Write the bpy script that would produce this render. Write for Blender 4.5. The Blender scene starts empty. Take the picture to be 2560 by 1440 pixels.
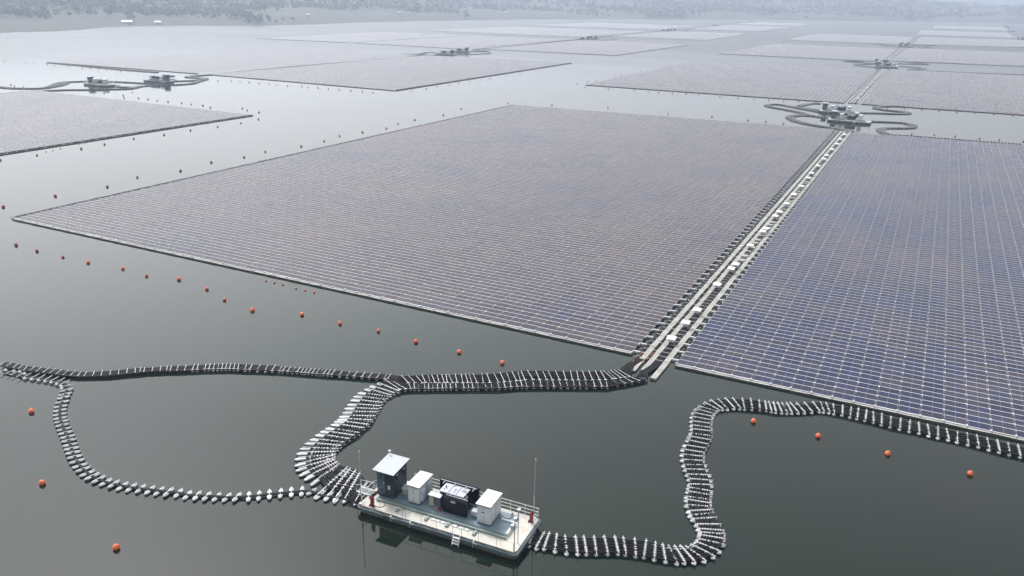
import bpy, math, random
import numpy as np
from mathutils import Vector, Matrix, noise

# ---------------------------------------------------------------- camera, world, sun, exposure
SC = bpy.context.scene
COL = SC.collection
cam_data = bpy.data.cameras.new('camera')
cam = bpy.data.objects.new('camera', cam_data); COL.objects.link(cam)
cam_data.sensor_width = 36.0
cam_data.lens = 2013.417 / 2560.0 * 36.0
cam_data.clip_start = 0.5
cam_data.clip_end = 20000
CR = Matrix(((0.88766493, -0.17258326, 0.42692622, 0.0),
             (0.46011056, 0.29478127, -0.83749763, 0.0),
             (0.01868822, 0.93985053, 0.34107437, 45.0),
             (0, 0, 0, 1)))
cam.matrix_world = CR
SC.camera = cam

SUN_DIR = Vector((-0.58, 0.31, 0.84)).normalized()      # towards the sun
sun_el = math.asin(SUN_DIR.z)
sun_rot = math.atan2(SUN_DIR.x, SUN_DIR.y)
world = bpy.data.worlds.new('World'); SC.world = world
world.use_nodes = True
wn = world.node_tree; wn.nodes.clear()
sky = wn.nodes.new('ShaderNodeTexSky'); sky.sky_type = 'NISHITA'
sky.sun_disc = False
sky.sun_elevation = sun_el; sky.sun_rotation = sun_rot
sky.altitude = 220; sky.air_density = 1.0; sky.dust_density = 4.5; sky.ozone_density = 1.0
hsv = wn.nodes.new('ShaderNodeHueSaturation'); hsv.inputs['Saturation'].default_value = 0.08
bgn = wn.nodes.new('ShaderNodeBackground'); bgn.inputs['Strength'].default_value = 0.15
wo = wn.nodes.new('ShaderNodeOutputWorld')
wn.links.new(sky.outputs[0], hsv.inputs['Color']); wn.links.new(hsv.outputs[0], bgn.inputs['Color'])
wn.links.new(bgn.outputs[0], wo.inputs['Surface'])

sl = bpy.data.lights.new('sun', 'SUN'); sl.energy = 1.3; sl.angle = math.radians(2.0); sl.color = (1.0, 0.96, 0.9)
sun = bpy.data.objects.new('sun', sl); COL.objects.link(sun)
sun.rotation_euler = SUN_DIR.to_track_quat('Z', 'Y').to_euler()
sun.location = (0, 0, 200)

SC.view_settings.view_transform = 'Standard'
SC.view_settings.look = 'None'
SC.view_settings.exposure = 0.80
SC.view_settings.gamma = 1.0
SC.cycles.use_denoising = True
SC.cycles.max_bounces = 6
SC.cycles.volume_bounces = 1
SC.cycles.caustics_reflective = False
SC.cycles.caustics_refractive = False

HAZE_DENSITY = 0.00036
HAZE_COLOR = (0.66, 0.75, 0.92, 1)

DATA={"S":[[-25.08,54.73,-24.64,52.34],[-24.29,54.88,-23.86,52.37],[-23.76,55.03,-23.31,52.61],[-23.2,55.2,-22.27,52.78],[-22.44,55.4,-21.32,53.04],[-21.61,55.72,-20.45,53.38],[-21.0,56.05,-19.73,53.78],[-20.19,56.5,-19.01,54.18],[-19.39,57.01,-18.21,54.68],[-18.55,57.4,-17.42,55.11],[-17.8,57.68,-16.87,55.35],[-16.9,58.03,-16.01,55.56],[-15.94,58.28,-15.34,55.8],[-15.17,58.36,-14.42,55.92],[-14.57,58.35,-13.45,56.13],[-14.04,58.43,-12.54,56.37],[-13.52,58.65,-12.02,56.66],[-13.12,58.87,-11.25,57.14],[-12.67,59.08,-10.56,57.78],[-12.36,59.49,-9.98,58.74],[-12.17,59.94,-9.69,59.68],[-12.12,60.45,-9.62,60.8],[-12.15,61.0,-9.76,61.54],[-12.23,61.45,-9.92,62.22],[-12.49,61.81,-10.16,62.73],[-12.78,62.3,-10.67,63.54],[-13.33,62.96,-11.21,64.3],[-13.71,63.43,-11.64,64.87],[-13.96,63.9,-11.84,65.35],[-14.45,64.88,-12.11,65.77],[-14.67,65.63,-12.22,66.35],[-14.84,66.22,-12.36,66.91],[-14.96,67.08,-12.47,67.67],[-15.07,67.76,-12.61,68.38],[-15.17,68.44,-12.8,69.33],[-15.44,69.25,-13.11,70.19],[-15.8,69.92,-13.47,71.07],[-16.25,70.74,-13.97,71.89],[-16.62,71.52,-14.32,72.71],[-17.01,72.36,-14.72,73.39],[-17.36,73.41,-14.92,74.15],[-17.57,74.41,-15.11,74.88],[-17.64,75.4,-15.12,75.77],[-17.67,76.48,-15.16,76.82],[-17.72,77.36,-15.18,77.77],[-17.78,78.22,-15.27,78.73],[-17.91,79.09,-15.51,79.67],[-18.15,79.95,-15.72,80.5],[-18.42,80.89,-15.93,81.34],[-18.64,81.84,-16.09,82.27],[-18.77,82.9,-16.19,83.03],[-18.75,83.87,-16.24,83.86],[-18.56,84.88,-16.15,84.49],[-18.21,86.07,-16.04,85.01],[-17.72,87.08,-15.63,85.36],[-17.01,87.8,-15.15,85.74],[-16.22,88.5,-14.61,86.2],[-15.42,89.03,-14.03,86.53],[-14.48,89.48,-13.47,86.77],[-13.53,89.93,-12.73,87.11],[-12.55,89.99,-11.93,87.4],[-11.88,90.13,-11.24,87.64],[-11.45,90.21,-10.65,87.66],[-10.98,90.31,-10.14,87.72],[-10.51,90.49,-9.51,87.92],[-10.07,90.66,-8.94,88.24],[-9.63,90.91,-8.42,88.45],[-9.18,91.16,-7.81,88.8],[-8.59,91.49,-7.1,89.27],[-7.79,92.03,-6.37,89.8],[-6.86,92.72,-5.7,90.37],[-6.03,93.1,-5.23,90.55],[-5.34,93.33,-4.75,90.71],[-4.56,93.37,-4.2,90.75],[-3.6,93.59,-3.27,90.89],[-2.64,93.65,-2.43,90.84],[-1.8,93.73,-1.72,90.86],[-0.95,93.73,-0.82,90.84],[-0.26,93.62,0.06,90.9],[0.72,93.67,0.86,90.68],[1.66,93.44,1.83,90.69],[2.67,93.55,2.82,90.63],[3.62,93.63,3.79,90.61],[4.54,93.48,4.78,90.68],[5.51,93.48,5.72,90.58],[6.51,93.57,6.63,90.57],[7.43,93.47,7.62,90.61],[8.42,93.31,8.55,90.63],[9.46,93.54,9.53,90.61],[10.43,93.56,10.5,90.62],[11.45,93.44,11.49,90.52],[12.39,93.45,12.47,90.42],[13.39,93.33,13.45,90.52],[14.32,93.35,14.41,90.49],[15.3,93.23,15.36,90.39]],"T":[[-41.61,50.1,-42.6,53.51],[-42.54,49.88,-44.34,54.54],[-43.51,49.62,-44.94,54.69],[-44.44,49.3,-45.44,54.69],[-45.33,49.1,-45.99,54.72],[-47.23,50.64,-46.97,54.79],[-48.26,50.99,-47.48,55.0],[-49.2,51.31,-47.87,55.24],[-50.15,51.86,-48.11,55.44],[-50.9,52.54,-48.36,55.76],[-51.7,53.44,-48.51,56.03],[-52.13,54.24,-48.75,56.41],[-52.57,55.22,-48.94,57.08],[-52.79,56.21,-49.01,57.64],[-52.91,57.18,-49.1,58.32],[-53.0,58.13,-49.09,59.19],[-53.05,59.05,-49.04,59.84],[-53.02,59.8,-48.98,60.69],[-52.99,60.74,-49.13,61.72],[-53.06,61.37,-49.16,62.62],[-53.13,62.01,-49.37,63.58],[-53.35,62.66,-49.66,64.45],[-53.65,63.58,-49.99,65.3],[-54.04,64.45,-50.24,65.93],[-54.33,65.31,-50.47,66.6],[-54.65,66.26,-50.81,67.44],[-54.99,67.28,-51.0,68.22],[-55.1,68.27,-51.15,68.95],[-55.0,69.27,-51.05,69.56],[-54.9,70.28,-51.02,70.05],[-54.63,71.41,-50.85,70.67]],"LO":[[-54.35,72.43,-50.84,70.99],[-52.9,72.49,-50.42,71.48],[-50.99,72.88,-50.02,71.9],[-50.44,73.2,-49.64,72.12],[-49.99,73.45,-49.2,72.38],[-49.38,73.8,-48.54,72.76],[-48.93,74.05,-48.16,72.98],[-48.49,74.31,-47.72,73.24],[-47.98,74.59,-47.23,73.52],[-47.48,74.87,-46.74,73.81],[-47.09,75.1,-46.36,74.03],[-46.64,75.35,-45.86,74.32],[-46.03,75.7,-45.31,74.64],[-45.24,76.14,-44.49,75.12],[-44.74,76.43,-44.0,75.41],[-44.29,76.68,-43.56,75.66],[-43.73,77.0,-43.01,75.98],[-42.95,77.44,-42.18,76.47],[-42.27,77.82,-41.57,76.82],[-41.58,78.31,-40.85,77.25],[-41.02,78.82,-40.27,77.71],[-40.45,79.32,-39.68,78.17],[-39.88,79.83,-39.1,78.62],[-39.43,80.24,-38.63,78.99],[-38.97,80.6,-38.09,79.26],[-38.19,81.04,-37.32,79.69],[-37.41,81.48,-36.56,80.13],[-36.68,81.9,-35.83,80.54],[-36.05,82.25,-35.21,80.89],[-35.31,82.67,-34.48,81.3],[-34.57,83.09,-33.75,81.71],[-33.83,83.51,-33.02,82.12],[-33.21,83.86,-32.41,82.47],[-32.5,84.26,-31.72,82.86],[-31.64,84.75,-30.87,83.34],[-30.9,85.17,-30.14,83.76],[-30.27,85.52,-29.52,84.11],[-29.49,86.14,-28.62,85.3],[-28.75,86.55,-27.88,85.99],[-28.39,87.39,-27.22,86.8],[-28.0,87.97,-26.56,87.62],[-27.41,88.4,-25.94,88.6]],"UP":[[-53.05,74.28,-51.09,73.03],[-52.34,74.74,-50.36,73.44],[-51.57,75.24,-49.58,73.88],[-50.86,75.7,-49.33,74.02],[-50.31,76.06,-48.77,74.34],[-49.87,76.35,-48.32,74.59],[-49.38,76.67,-47.82,74.88],[-48.88,76.99,-47.31,75.16],[-48.5,77.24,-46.92,75.39],[-48.06,77.53,-46.47,75.64],[-47.51,77.89,-45.91,75.96],[-46.9,78.29,-45.3,76.31],[-46.4,78.61,-44.79,76.59],[-46.01,78.86,-44.4,76.82],[-45.51,79.19,-43.89,77.1],[-44.74,79.7,-43.11,77.55],[-44.12,80.09,-42.49,77.9],[-43.32,80.58,-41.61,78.48],[-42.72,81.07,-41.04,78.97],[-42.13,81.56,-40.47,79.46],[-41.54,82.06,-39.89,79.96],[-41.06,82.46,-39.43,80.36],[-40.74,82.81,-39.02,80.7],[-39.9,83.29,-38.24,81.14],[-39.08,83.76,-37.47,81.58],[-38.28,84.21,-36.73,82.0],[-37.71,84.54,-36.1,82.36],[-36.87,85.01,-35.36,82.78],[-36.05,85.48,-34.62,83.2],[-35.31,85.9,-33.88,83.62],[-34.59,86.31,-33.25,83.97],[-33.88,86.71,-32.55,84.37],[-33.27,87.06,-31.69,84.86],[-32.54,87.47,-30.94,85.28],[-31.9,87.84,-30.32,85.64],[-31.61,88.14,-29.63,86.33],[-31.2,88.37,-29.32,86.68],[-30.79,88.6,-28.88,87.11],[-30.38,88.93,-28.44,87.54],[-29.97,89.26,-28.03,88.04]],"UL":[[-54.42,73.98,-53.98,72.64],[-54.87,73.81,-54.42,72.48],[-55.75,73.48,-55.3,72.16],[-56.68,73.14,-56.21,71.82],[-57.53,72.82,-57.06,71.51],[-58.46,72.47,-57.98,71.17],[-59.35,72.14,-58.86,70.85],[-60.25,71.8,-59.75,70.52],[-61.17,71.46,-60.67,70.19],[-61.69,71.27,-61.18,70.0],[-62.17,71.09,-61.66,69.82],[-62.61,70.92,-62.09,69.66],[-63.08,70.75,-62.55,69.49],[-63.55,70.57,-63.03,69.32],[-64.03,70.39,-63.5,69.14],[-64.5,70.22,-63.96,68.98],[-64.93,70.06,-64.4,68.82],[-65.43,69.87,-64.88,68.64],[-66.01,69.66,-65.46,68.42],[-66.59,69.44,-66.04,68.21],[-67.18,69.22,-66.62,68.0],[-67.63,69.05,-67.07,67.83],[-68.58,68.86,-67.84,67.44],[-69.44,68.52,-68.69,67.11],[-70.36,68.08,-69.59,66.67],[-71.25,67.65,-70.47,66.25],[-71.92,67.28,-70.95,65.98],[-72.83,66.95,-71.85,65.65],[-73.3,66.73,-72.31,65.44],[-73.79,66.5,-72.79,65.21],[-74.21,66.26,-73.21,64.97],[-74.63,66.02,-73.62,64.74],[-75.05,65.73,-74.03,64.46],[-75.48,65.44,-74.47,64.16],[-75.93,65.15,-74.91,63.88],[-76.37,64.87,-75.34,63.61],[-77.11,64.32,-76.07,63.07],[-77.54,63.99,-76.5,62.75],[-78.3,63.41,-77.24,62.17],[-79.08,62.88,-78.01,61.66],[-79.76,62.42,-78.68,61.2],[-80.11,62.07,-79.11,61.06],[-80.74,61.62,-79.69,60.57],[-81.44,60.99,-80.49,60.05],[-82.24,60.43,-81.24,59.46],[-82.57,60.11,-81.55,59.12],[-83.07,59.73,-81.94,58.74],[-83.75,59.11,-82.68,58.16],[-84.46,58.44,-83.32,57.48],[-85.14,57.8,-84.04,56.81],[-85.96,57.26,-84.84,56.2],[-86.61,56.63,-85.67,55.66],[-87.37,56.14,-86.49,55.11],[-87.96,55.8,-87.16,54.72],[-88.76,55.61,-88.06,54.37],[-89.6,55.26,-88.97,54.01],[-90.49,55.01,-89.9,53.74],[-91.38,54.77,-90.83,53.53],[-92.25,54.5,-91.71,53.28],[-93.23,54.18,-92.63,52.99],[-94.14,53.93,-93.57,52.78],[-95.12,53.6,-94.28,52.54],[-95.84,53.55,-95.26,52.47],[-96.71,53.4,-96.05,52.34],[-97.7,53.24,-97.15,52.15],[-98.65,52.97,-98.12,52.0]],"C":[[-96.61,51.9,-96.27,50.76],[-95.44,52.2,-95.25,50.86],[-94.61,52.43,-94.45,50.96],[-93.69,52.41,-93.24,50.94],[-92.45,51.35,-92.78,52.58],[-91.47,51.59,-91.77,52.93],[-90.5,51.83,-90.94,53.15],[-89.58,52.04,-89.96,53.39],[-88.72,52.22,-89.03,53.6],[-87.72,52.24,-88.11,53.74],[-86.88,52.2,-87.04,53.64],[-86.31,51.84,-85.7,53.08],[-85.7,51.38,-85.02,52.57],[-84.91,50.67,-84.27,51.9],[-84.22,50.0,-83.65,51.23],[-83.48,49.22,-82.77,50.46],[-82.7,48.56,-81.94,49.67],[-81.92,47.93,-81.15,49.03],[-81.1,47.34,-80.39,48.53],[-80.35,46.85,-79.52,47.96],[-79.5,46.36,-78.73,47.56],[-78.65,45.92,-77.95,47.06],[-77.73,45.45,-77.07,46.68],[-76.88,45.04,-76.18,46.25],[-76.0,44.63,-75.2,45.79],[-75.17,44.21,-74.37,45.35],[-74.29,43.74,-73.47,44.89],[-73.46,43.3,-72.65,44.43],[-72.64,42.88,-71.82,44.0],[-71.73,42.41,-70.96,43.6],[-70.78,41.98,-70.11,43.21],[-69.79,41.6,-69.19,42.87],[-68.8,41.27,-68.37,42.6],[-67.8,40.98,-67.47,42.37],[-66.8,40.79,-66.58,42.26],[-65.73,40.75,-65.69,42.19],[-64.74,40.82,-64.72,42.2],[-63.71,40.95,-63.78,42.32],[-62.7,41.1,-62.85,42.54],[-61.71,41.36,-62.0,42.82],[-60.76,41.65,-61.05,43.06],[-59.85,41.96,-60.1,43.34],[-58.93,42.21,-59.2,43.64],[-57.99,42.5,-58.28,43.96],[-56.98,42.92,-57.46,44.26],[-56.01,43.1,-56.47,44.44],[-55.12,43.45,-55.57,44.79],[-54.24,43.8,-54.67,45.14],[-53.4,44.19,-53.82,45.54],[-52.54,44.6,-52.94,45.96],[-51.72,45.05,-52.1,46.42],[-50.48,45.74,-51.53,46.91],[-49.79,46.33,-50.83,47.52],[-49.06,46.94,-50.1,48.15],[-48.29,47.59,-49.31,48.81],[-47.54,48.22,-48.55,49.45],[-46.79,48.82,-47.79,50.07],[-46.5,49.23,-46.37,50.48],[-45.47,49.08,-45.56,50.41],[-44.47,49.27,-44.68,50.6],[-43.43,49.42,-43.96,51.22]],"B":[[-84.13,46.82],[-69.91,38.53],[-55.49,35.48],[-12.07,84.67],[-5.1,84.83],[1.95,84.62],[9.67,84.56],[-174.78,100.27],[-145.96,84.65],[-139.35,84.27],[-132.26,84.36],[-125.75,84.52],[-117.93,85.34],[-111.47,84.79],[-105.5,86.2],[-98.08,85.2],[-92.07,83.08],[-85.25,81.98],[-77.72,84.29],[-70.75,84.39],[-64.31,84.86],[-57.61,84.34],[-50.71,84.33],[-44.11,84.22],[-174.58,112.13],[-172.87,124.3],[-175.91,135.23],[-173.16,146.37],[-175.06,158.63],[-173.13,168.97],[-174.32,178.71],[-171.42,191.14],[-171.73,202.25],[-174.03,212.92],[-172.38,223.08],[-170.81,234.81],[-173.4,245.6],[-173.98,257.43],[-172.08,274.63],[-176.08,295.22],[-168.76,323.53],[-149.66,328.82],[-126.09,335.86],[-98.16,332.51],[-80.03,333.77],[-248.9,244.56],[-243.09,241.31],[-235.37,239.65],[-222.55,226.1],[-220.62,215.34],[-223.07,140.05],[-221.82,152.97],[-222.67,161.38],[-223.92,172.8],[-222.39,183.23],[-222.49,194.21],[-221.03,204.84],[-224.7,130.57],[-321.14,245.64],[-313.67,240.15],[-328.25,255.92],[-307.76,242.73],[-301.19,242.27],[-294.88,241.72],[-288.16,241.55],[-280.65,242.06],[-274.55,241.61],[-267.92,241.64],[-260.82,239.02],[-335.22,246.67],[-342.74,244.97],[-398.15,243.52],[-390.42,240.37],[-384.24,240.68],[-337.37,316.19],[-330.66,318.84],[-324.24,318.65],[-317.76,318.58],[-311.05,318.76],[-305.93,320.25],[-298.82,318.39],[-292.05,318.81],[-285.37,321.59],[-279.22,319.27],[-274.18,320.83],[-266.71,319.72],[-261.46,321.49],[-253.75,320.74],[-247.23,321.35],[-240.24,320.27],[-229.33,337.09],[-229.45,350.51],[-230.18,361.81],[-229.22,372.47],[-230.84,384.17],[-230.21,395.53],[-229.13,404.82],[-229.16,416.5],[-229.91,437.61],[-229.24,454.75],[-228.79,476.37],[-525.66,320.48],[-508.59,322.93],[-502.18,324.43],[-483.87,320.43],[-475.73,319.76],[-465.24,321.24],[-450.14,319.51],[-444.59,320.66],[-436.71,320.29],[-431.42,321.28],[-417.3,319.6],[-177.05,420.93],[-166.37,406.09],[-176.48,435.12],[-175.22,444.71],[-175.23,465.86],[-176.01,478.07],[-175.85,488.2],[-175.08,499.19],[-176.11,512.73],[-176.54,527.45],[-181.45,568.72],[-179.16,598.33],[-153.03,406.62],[-139.81,409.62],[-131.32,406.86],[-125.73,406.6],[-118.85,407.36],[-112.56,409.9],[-105.82,408.48],[-94.94,408.2],[-86.19,408.55],[-78.43,408.29],[-71.62,409.37],[-64.59,408.74],[-58.05,411.62],[-65.11,331.9],[-58.25,332.72],[-51.23,331.15],[-44.94,334.23],[-18.97,411.14],[-12.05,412.72],[-4.81,412.89],[2.15,412.95],[9.15,413.12],[16.39,415.1],[23.68,415.58],[30.86,416.05],[-5.66,331.7],[1.69,334.48],[8.47,334.77],[16.26,334.76],[22.52,334.87],[29.93,335.81],[-84.27,681.17],[-78.17,681.49],[-72.12,676.92],[-65.57,659.0],[-59.54,659.61],[27.1,685.03],[35.48,687.88],[46.98,685.31],[-4.48,756.09],[9.89,753.0]],"SB":[[-92.97,92.98],[-91.11,92.93],[-89.27,92.88],[-86.27,92.64],[-84.39,92.66],[-82.58,92.65],[-165.17,98.3],[-165.14,100.64],[-165.18,102.98],[-165.05,111.83],[-164.91,114.11],[-165.26,123.15],[-165.0,125.25],[-165.25,127.58],[-165.44,160.88],[-165.59,167.3],[-165.4,169.51],[-165.4,171.63],[-165.06,177.92],[-165.05,180.31],[-165.13,182.55],[-165.29,189.4],[-165.31,191.56],[-165.33,193.61],[-165.33,200.41],[-165.28,202.49],[-165.23,204.59],[-165.23,211.28],[-165.22,215.71],[-165.57,222.33],[-165.41,224.11],[-164.74,226.78],[-165.41,233.48],[-225.95,144.73],[-226.09,146.93],[-227.21,150.09],[-229.64,159.98],[-229.37,157.62],[-231.26,163.23]],"FR":[[3.0,[[-25.56,322.63],[-28.46,327.47],[-34.43,330.44],[-39.79,333.02],[-44.98,337.0],[-48.93,342.11],[-52.17,350.42],[-51.51,356.51],[-47.77,360.89],[-42.73,360.2],[-38.92,358.0]]],[2.4,[[-44.85,382.14],[-49.86,384.71],[-56.94,388.27],[-63.16,392.74],[-66.28,392.93],[-68.2,389.1],[-66.82,382.62],[-60.42,377.14],[-53.76,372.25],[-48.88,366.47],[-46.94,362.73]]],[2.2,[[-44.09,376.44],[-49.3,380.9],[-53.97,384.61],[-59.75,390.68]]],[2.2,[[-48.05,408.34],[-51.25,406.96],[-53.29,399.9],[-55.11,391.94]]],[2.4,[[-27.55,384.17],[-21.72,387.24],[-16.35,388.94],[-9.79,393.57],[-11.13,399.02],[-18.49,400.94],[-23.01,404.5],[-23.76,410.67],[-19.56,417.58],[-9.58,421.77],[1.8,424.02],[10.22,424.25],[21.21,424.74],[34.57,424.91]]],[2.4,[[-21.8,357.52],[-14.6,360.24],[-9.59,360.79],[-6.01,355.18],[-6.56,347.87],[-11.19,343.88],[-14.69,341.9],[-16.84,336.38],[-14.95,327.91],[-12.39,324.04],[-5.63,324.95],[2.38,324.97],[9.77,325.57],[28.69,326.97]]],[2.4,[[-47.88,713.42],[-61.75,719.22],[-70.98,722.02],[-65.45,732.97],[-57.47,734.01]]],[2.0,[[-62.09,742.98],[-58.9,750.3],[-50.42,752.53]]],[2.6,[[-48.44,708.95],[-59.63,687.58],[-53.36,677.27],[-44.16,670.72],[-37.27,663.35]]],[2.4,[[-31.51,726.91],[-11.13,733.48],[-17.35,745.81],[-25.92,753.37],[-17.84,760.51],[12.22,765.08],[58.42,779.42]]],[2.4,[[-29.51,697.73],[-11.64,688.48],[-21.36,669.3],[-16.58,662.66],[11.7,664.43],[51.61,671.72]]],[2.6,[[-46.07,1014.77],[-60.64,1044.4],[-71.24,1065.74],[-49.7,1099.79]]],[2.6,[[-64.55,1029.93],[-46.81,1014.01]]],[2.4,[[-33.63,1076.74],[-9.34,1080.68],[-24.49,1099.36],[10.7,1122.88],[79.09,1121.77]]],[2.4,[[-32.55,1048.54],[-15.18,1034.44],[-26.51,1011.54]]],[2.8,[[-392.84,233.63],[-383.16,234.46],[-376.17,237.81],[-372.77,242.43],[-377.2,250.14],[-386.85,260.46],[-388.31,266.53],[-384.37,274.07]]],[2.0,[[-372.57,244.61],[-375.56,251.41],[-379.5,257.81],[-385.73,264.2]]],[2.6,[[-364.73,216.27],[-365.9,227.8],[-363.02,235.86],[-357.14,245.65],[-350.69,250.56],[-343.36,259.89],[-342.27,260.55],[-340.47,265.31],[-345.53,275.43],[-342.54,282.12],[-337.42,289.06],[-336.1,297.69],[-341.64,306.39],[-347.46,317.22],[-351.98,320.13],[-362.35,318.47],[-365.34,322.87],[-364.82,330.27],[-364.44,334.38],[-365.31,393.2],[-363.55,428.79],[-356.93,510.51],[-361.28,545.21],[-346.93,563.5],[-335.73,584.79],[-331.49,603.71]]],[2.2,[[-376.75,277.7],[-369.15,281.62],[-354.39,284.54],[-349.03,289.5],[-351.73,298.43],[-350.56,301.39],[-346.71,309.37],[-349.96,318.26]]],[2.2,[[-357.12,270.08],[-349.57,266.27],[-346.21,268.85],[-340.67,266.86]]],[2.2,[[-381.43,319.12],[-373.21,318.34],[-374.22,312.95]]],[2.4,[[-364.7,305.62],[-359.69,305.34],[-351.52,301.44]]],[2.2,[[-498.36,330.9],[-427.0,326.94],[-396.55,327.71]]],[2.2,[[-380.66,544.62],[-369.84,554.82],[-368.08,561.57]]],[2.2,[[-371.16,560.85],[-375.33,573.36],[-369.73,578.71],[-367.12,578.15]]],[2.4,[[-358.16,610.36],[-348.46,614.88],[-344.04,623.21],[-365.86,633.97],[-366.48,646.65],[-365.63,724.01],[-364.05,736.03],[-367.7,802.32],[-366.57,866.45],[-342.55,881.13],[-342.39,928.45],[-373.46,943.68],[-372.31,1163.29]]],[2.4,[[-394.31,1175.5],[-376.3,1199.17]]],[2.4,[[-370.76,1261.52],[-348.04,1258.12],[-358.9,1211.45]]],[2.4,[[-376.39,1313.29],[-375.49,1463.74],[-357.87,1543.9],[-393.07,1531.44]]],[2.2,[[-410.45,1767.68],[-380.94,1861.92]]]],"H":[],"shore":[[-678.94,199.76],[-742.27,304.87],[-802.44,418.35],[-818.58,499.26],[-819.25,523.81],[-815.45,555.37],[-823.42,588.3],[-848.26,618.51],[-864.35,648.33],[-872.84,692.84],[-859.65,752.84],[-811.32,834.39],[-801.59,933.39],[-812.75,1057.8],[-795.71,1262.51],[-763.21,1474.24],[-609.31,1790.46],[-393.94,2108.68],[-249.47,2284.5],[-72.71,2480.43],[172.29,2614.84],[501.36,2826.14],[884.28,3018.65],[1266.41,3210.75]],"ST":[[-37.17,345.86,-21.66,351.38,0],[-43.48,371.42,-28.82,378.75,0],[-44.48,673.53,-29.51,679.44,0],[-48.06,714.65,-33.89,719.32,0],[-46.16,1014.56,-33.31,1017.64,0],[-45.7,1057.22,-33.32,1059.23,0],[-370.02,260.89,-357.22,265.02,0],[-360.4,289.47,-351.33,294.06,1],[-356.44,561.46,-346.78,564.43,1],[-362.48,594.75,-352.46,597.65,1],[-365.69,867.14,-356.74,871.07,1],[-369.94,900.67,-360.68,904.71,1],[-373.18,1189.17,-363.21,1191.81,1],[-372.61,1222.34,-362.84,1224.4,1],[-385.44,1528.55,-368.21,1538.32,0],[-389.27,1881.02,-375.69,1890.2,0],[89.21,1396.37,99.75,1392.47,0],[96.3,1782.6,109.81,1787.25,0],[105.53,2157.94,116.92,2155.73,0]],"pole":[-167.06,1001.27],"azcap":[[-3.912910762141192,80],[-1.0244663762075672,56],[1.5196813069564632,50],[3.747570446508658,46]],"HD":[[-0.7853,0.618,-0.0363],[-0.7661,0.6417,-0.0365],[-0.8124,0.5826,-0.0249],[-0.5725,0.8196,-0.0225],[-0.4652,0.885,-0.0207],[-0.8422,0.5385,-0.0245],[-0.6542,0.7559,-0.0266]]}

rnd = random.Random(7)
_U = 'zeroth first second third fourth fifth sixth seventh eighth ninth tenth eleventh twelfth thirteenth fourteenth fifteenth sixteenth seventeenth eighteenth nineteenth'.split()
_T = {2: 'twent', 3: 'thirt', 4: 'fort', 5: 'fift', 6: 'sixt', 7: 'sevent', 8: 'eight', 9: 'ninet'}
def nth(n):
    if n < 20: return _U[n]
    if n < 100: return _T[n // 10] + ('ieth' if n % 10 == 0 else 'y-' + _U[n % 10])
    return 'hundredth' if n == 100 else 'hundred-' + nth(n - 100)
PI = math.pi

# ---------------------------------------------------------------- materials
def new_mat(name):
    m = bpy.data.materials.new(name); m.use_nodes = True
    nt = m.node_tree; b = nt.nodes['Principled BSDF']
    return m, nt, b
def mat(name, col, rough=0.6, metal=0.0, var=0.0, scale=1.0, spec=None, bump=0.0, dirt=None, dscale=0.6, dth=0.55):
    m, nt, b = new_mat(name)
    b.inputs['Roughness'].default_value = rough; b.inputs['Metallic'].default_value = metal
    if spec is not None: b.inputs['Specular IOR Level'].default_value = spec
    c = (col[0], col[1], col[2], 1)
    if var == 0 and dirt is None:
        b.inputs['Base Color'].default_value = c
        var = .06; scale = 3.0
    geo = nt.nodes.new('ShaderNodeNewGeometry')
    n = nt.nodes.new('ShaderNodeTexNoise'); n.inputs['Scale'].default_value = scale; n.inputs['Detail'].default_value = 4
    nt.links.new(geo.outputs['Position'], n.inputs['Vector'])
    mr = nt.nodes.new('ShaderNodeMapRange'); mr.inputs['From Min'].default_value = .3; mr.inputs['From Max'].default_value = .7
    mr.inputs['To Min'].default_value = 1 - var; mr.inputs['To Max'].default_value = 1 + var
    nt.links.new(n.outputs['Fac'], mr.inputs['Value'])
    mul = nt.nodes.new('ShaderNodeVectorMath'); mul.operation = 'SCALE'; mul.inputs[0].default_value = col
    nt.links.new(mr.outputs[0], mul.inputs['Scale'])
    last = mul.outputs[0]
    if dirt is not None:
        n2 = nt.nodes.new('ShaderNodeTexNoise'); n2.inputs['Scale'].default_value = dscale; n2.inputs['Detail'].default_value = 7
        nt.links.new(geo.outputs['Position'], n2.inputs['Vector'])
        r2 = nt.nodes.new('ShaderNodeMapRange'); r2.inputs['From Min'].default_value = dth; r2.inputs['From Max'].default_value = dth + .15
        nt.links.new(n2.outputs['Fac'], r2.inputs['Value'])
        mx = nt.nodes.new('ShaderNodeMix'); mx.data_type = 'RGBA'
        nt.links.new(r2.outputs[0], mx.inputs['Factor']); nt.links.new(last, mx.inputs['A'])
        mx.inputs['B'].default_value = (dirt[0], dirt[1], dirt[2], 1)
        last = mx.outputs['Result']
    nt.links.new(last, b.inputs['Base Color'])
    if bump:
        bp = nt.nodes.new('ShaderNodeBump'); bp.inputs['Strength'].default_value = bump; bp.inputs['Distance'].default_value = .02
        nt.links.new(n.outputs['Fac'], bp.inputs['Height']); nt.links.new(bp.outputs[0], b.inputs['Normal'])
    return m

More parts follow.
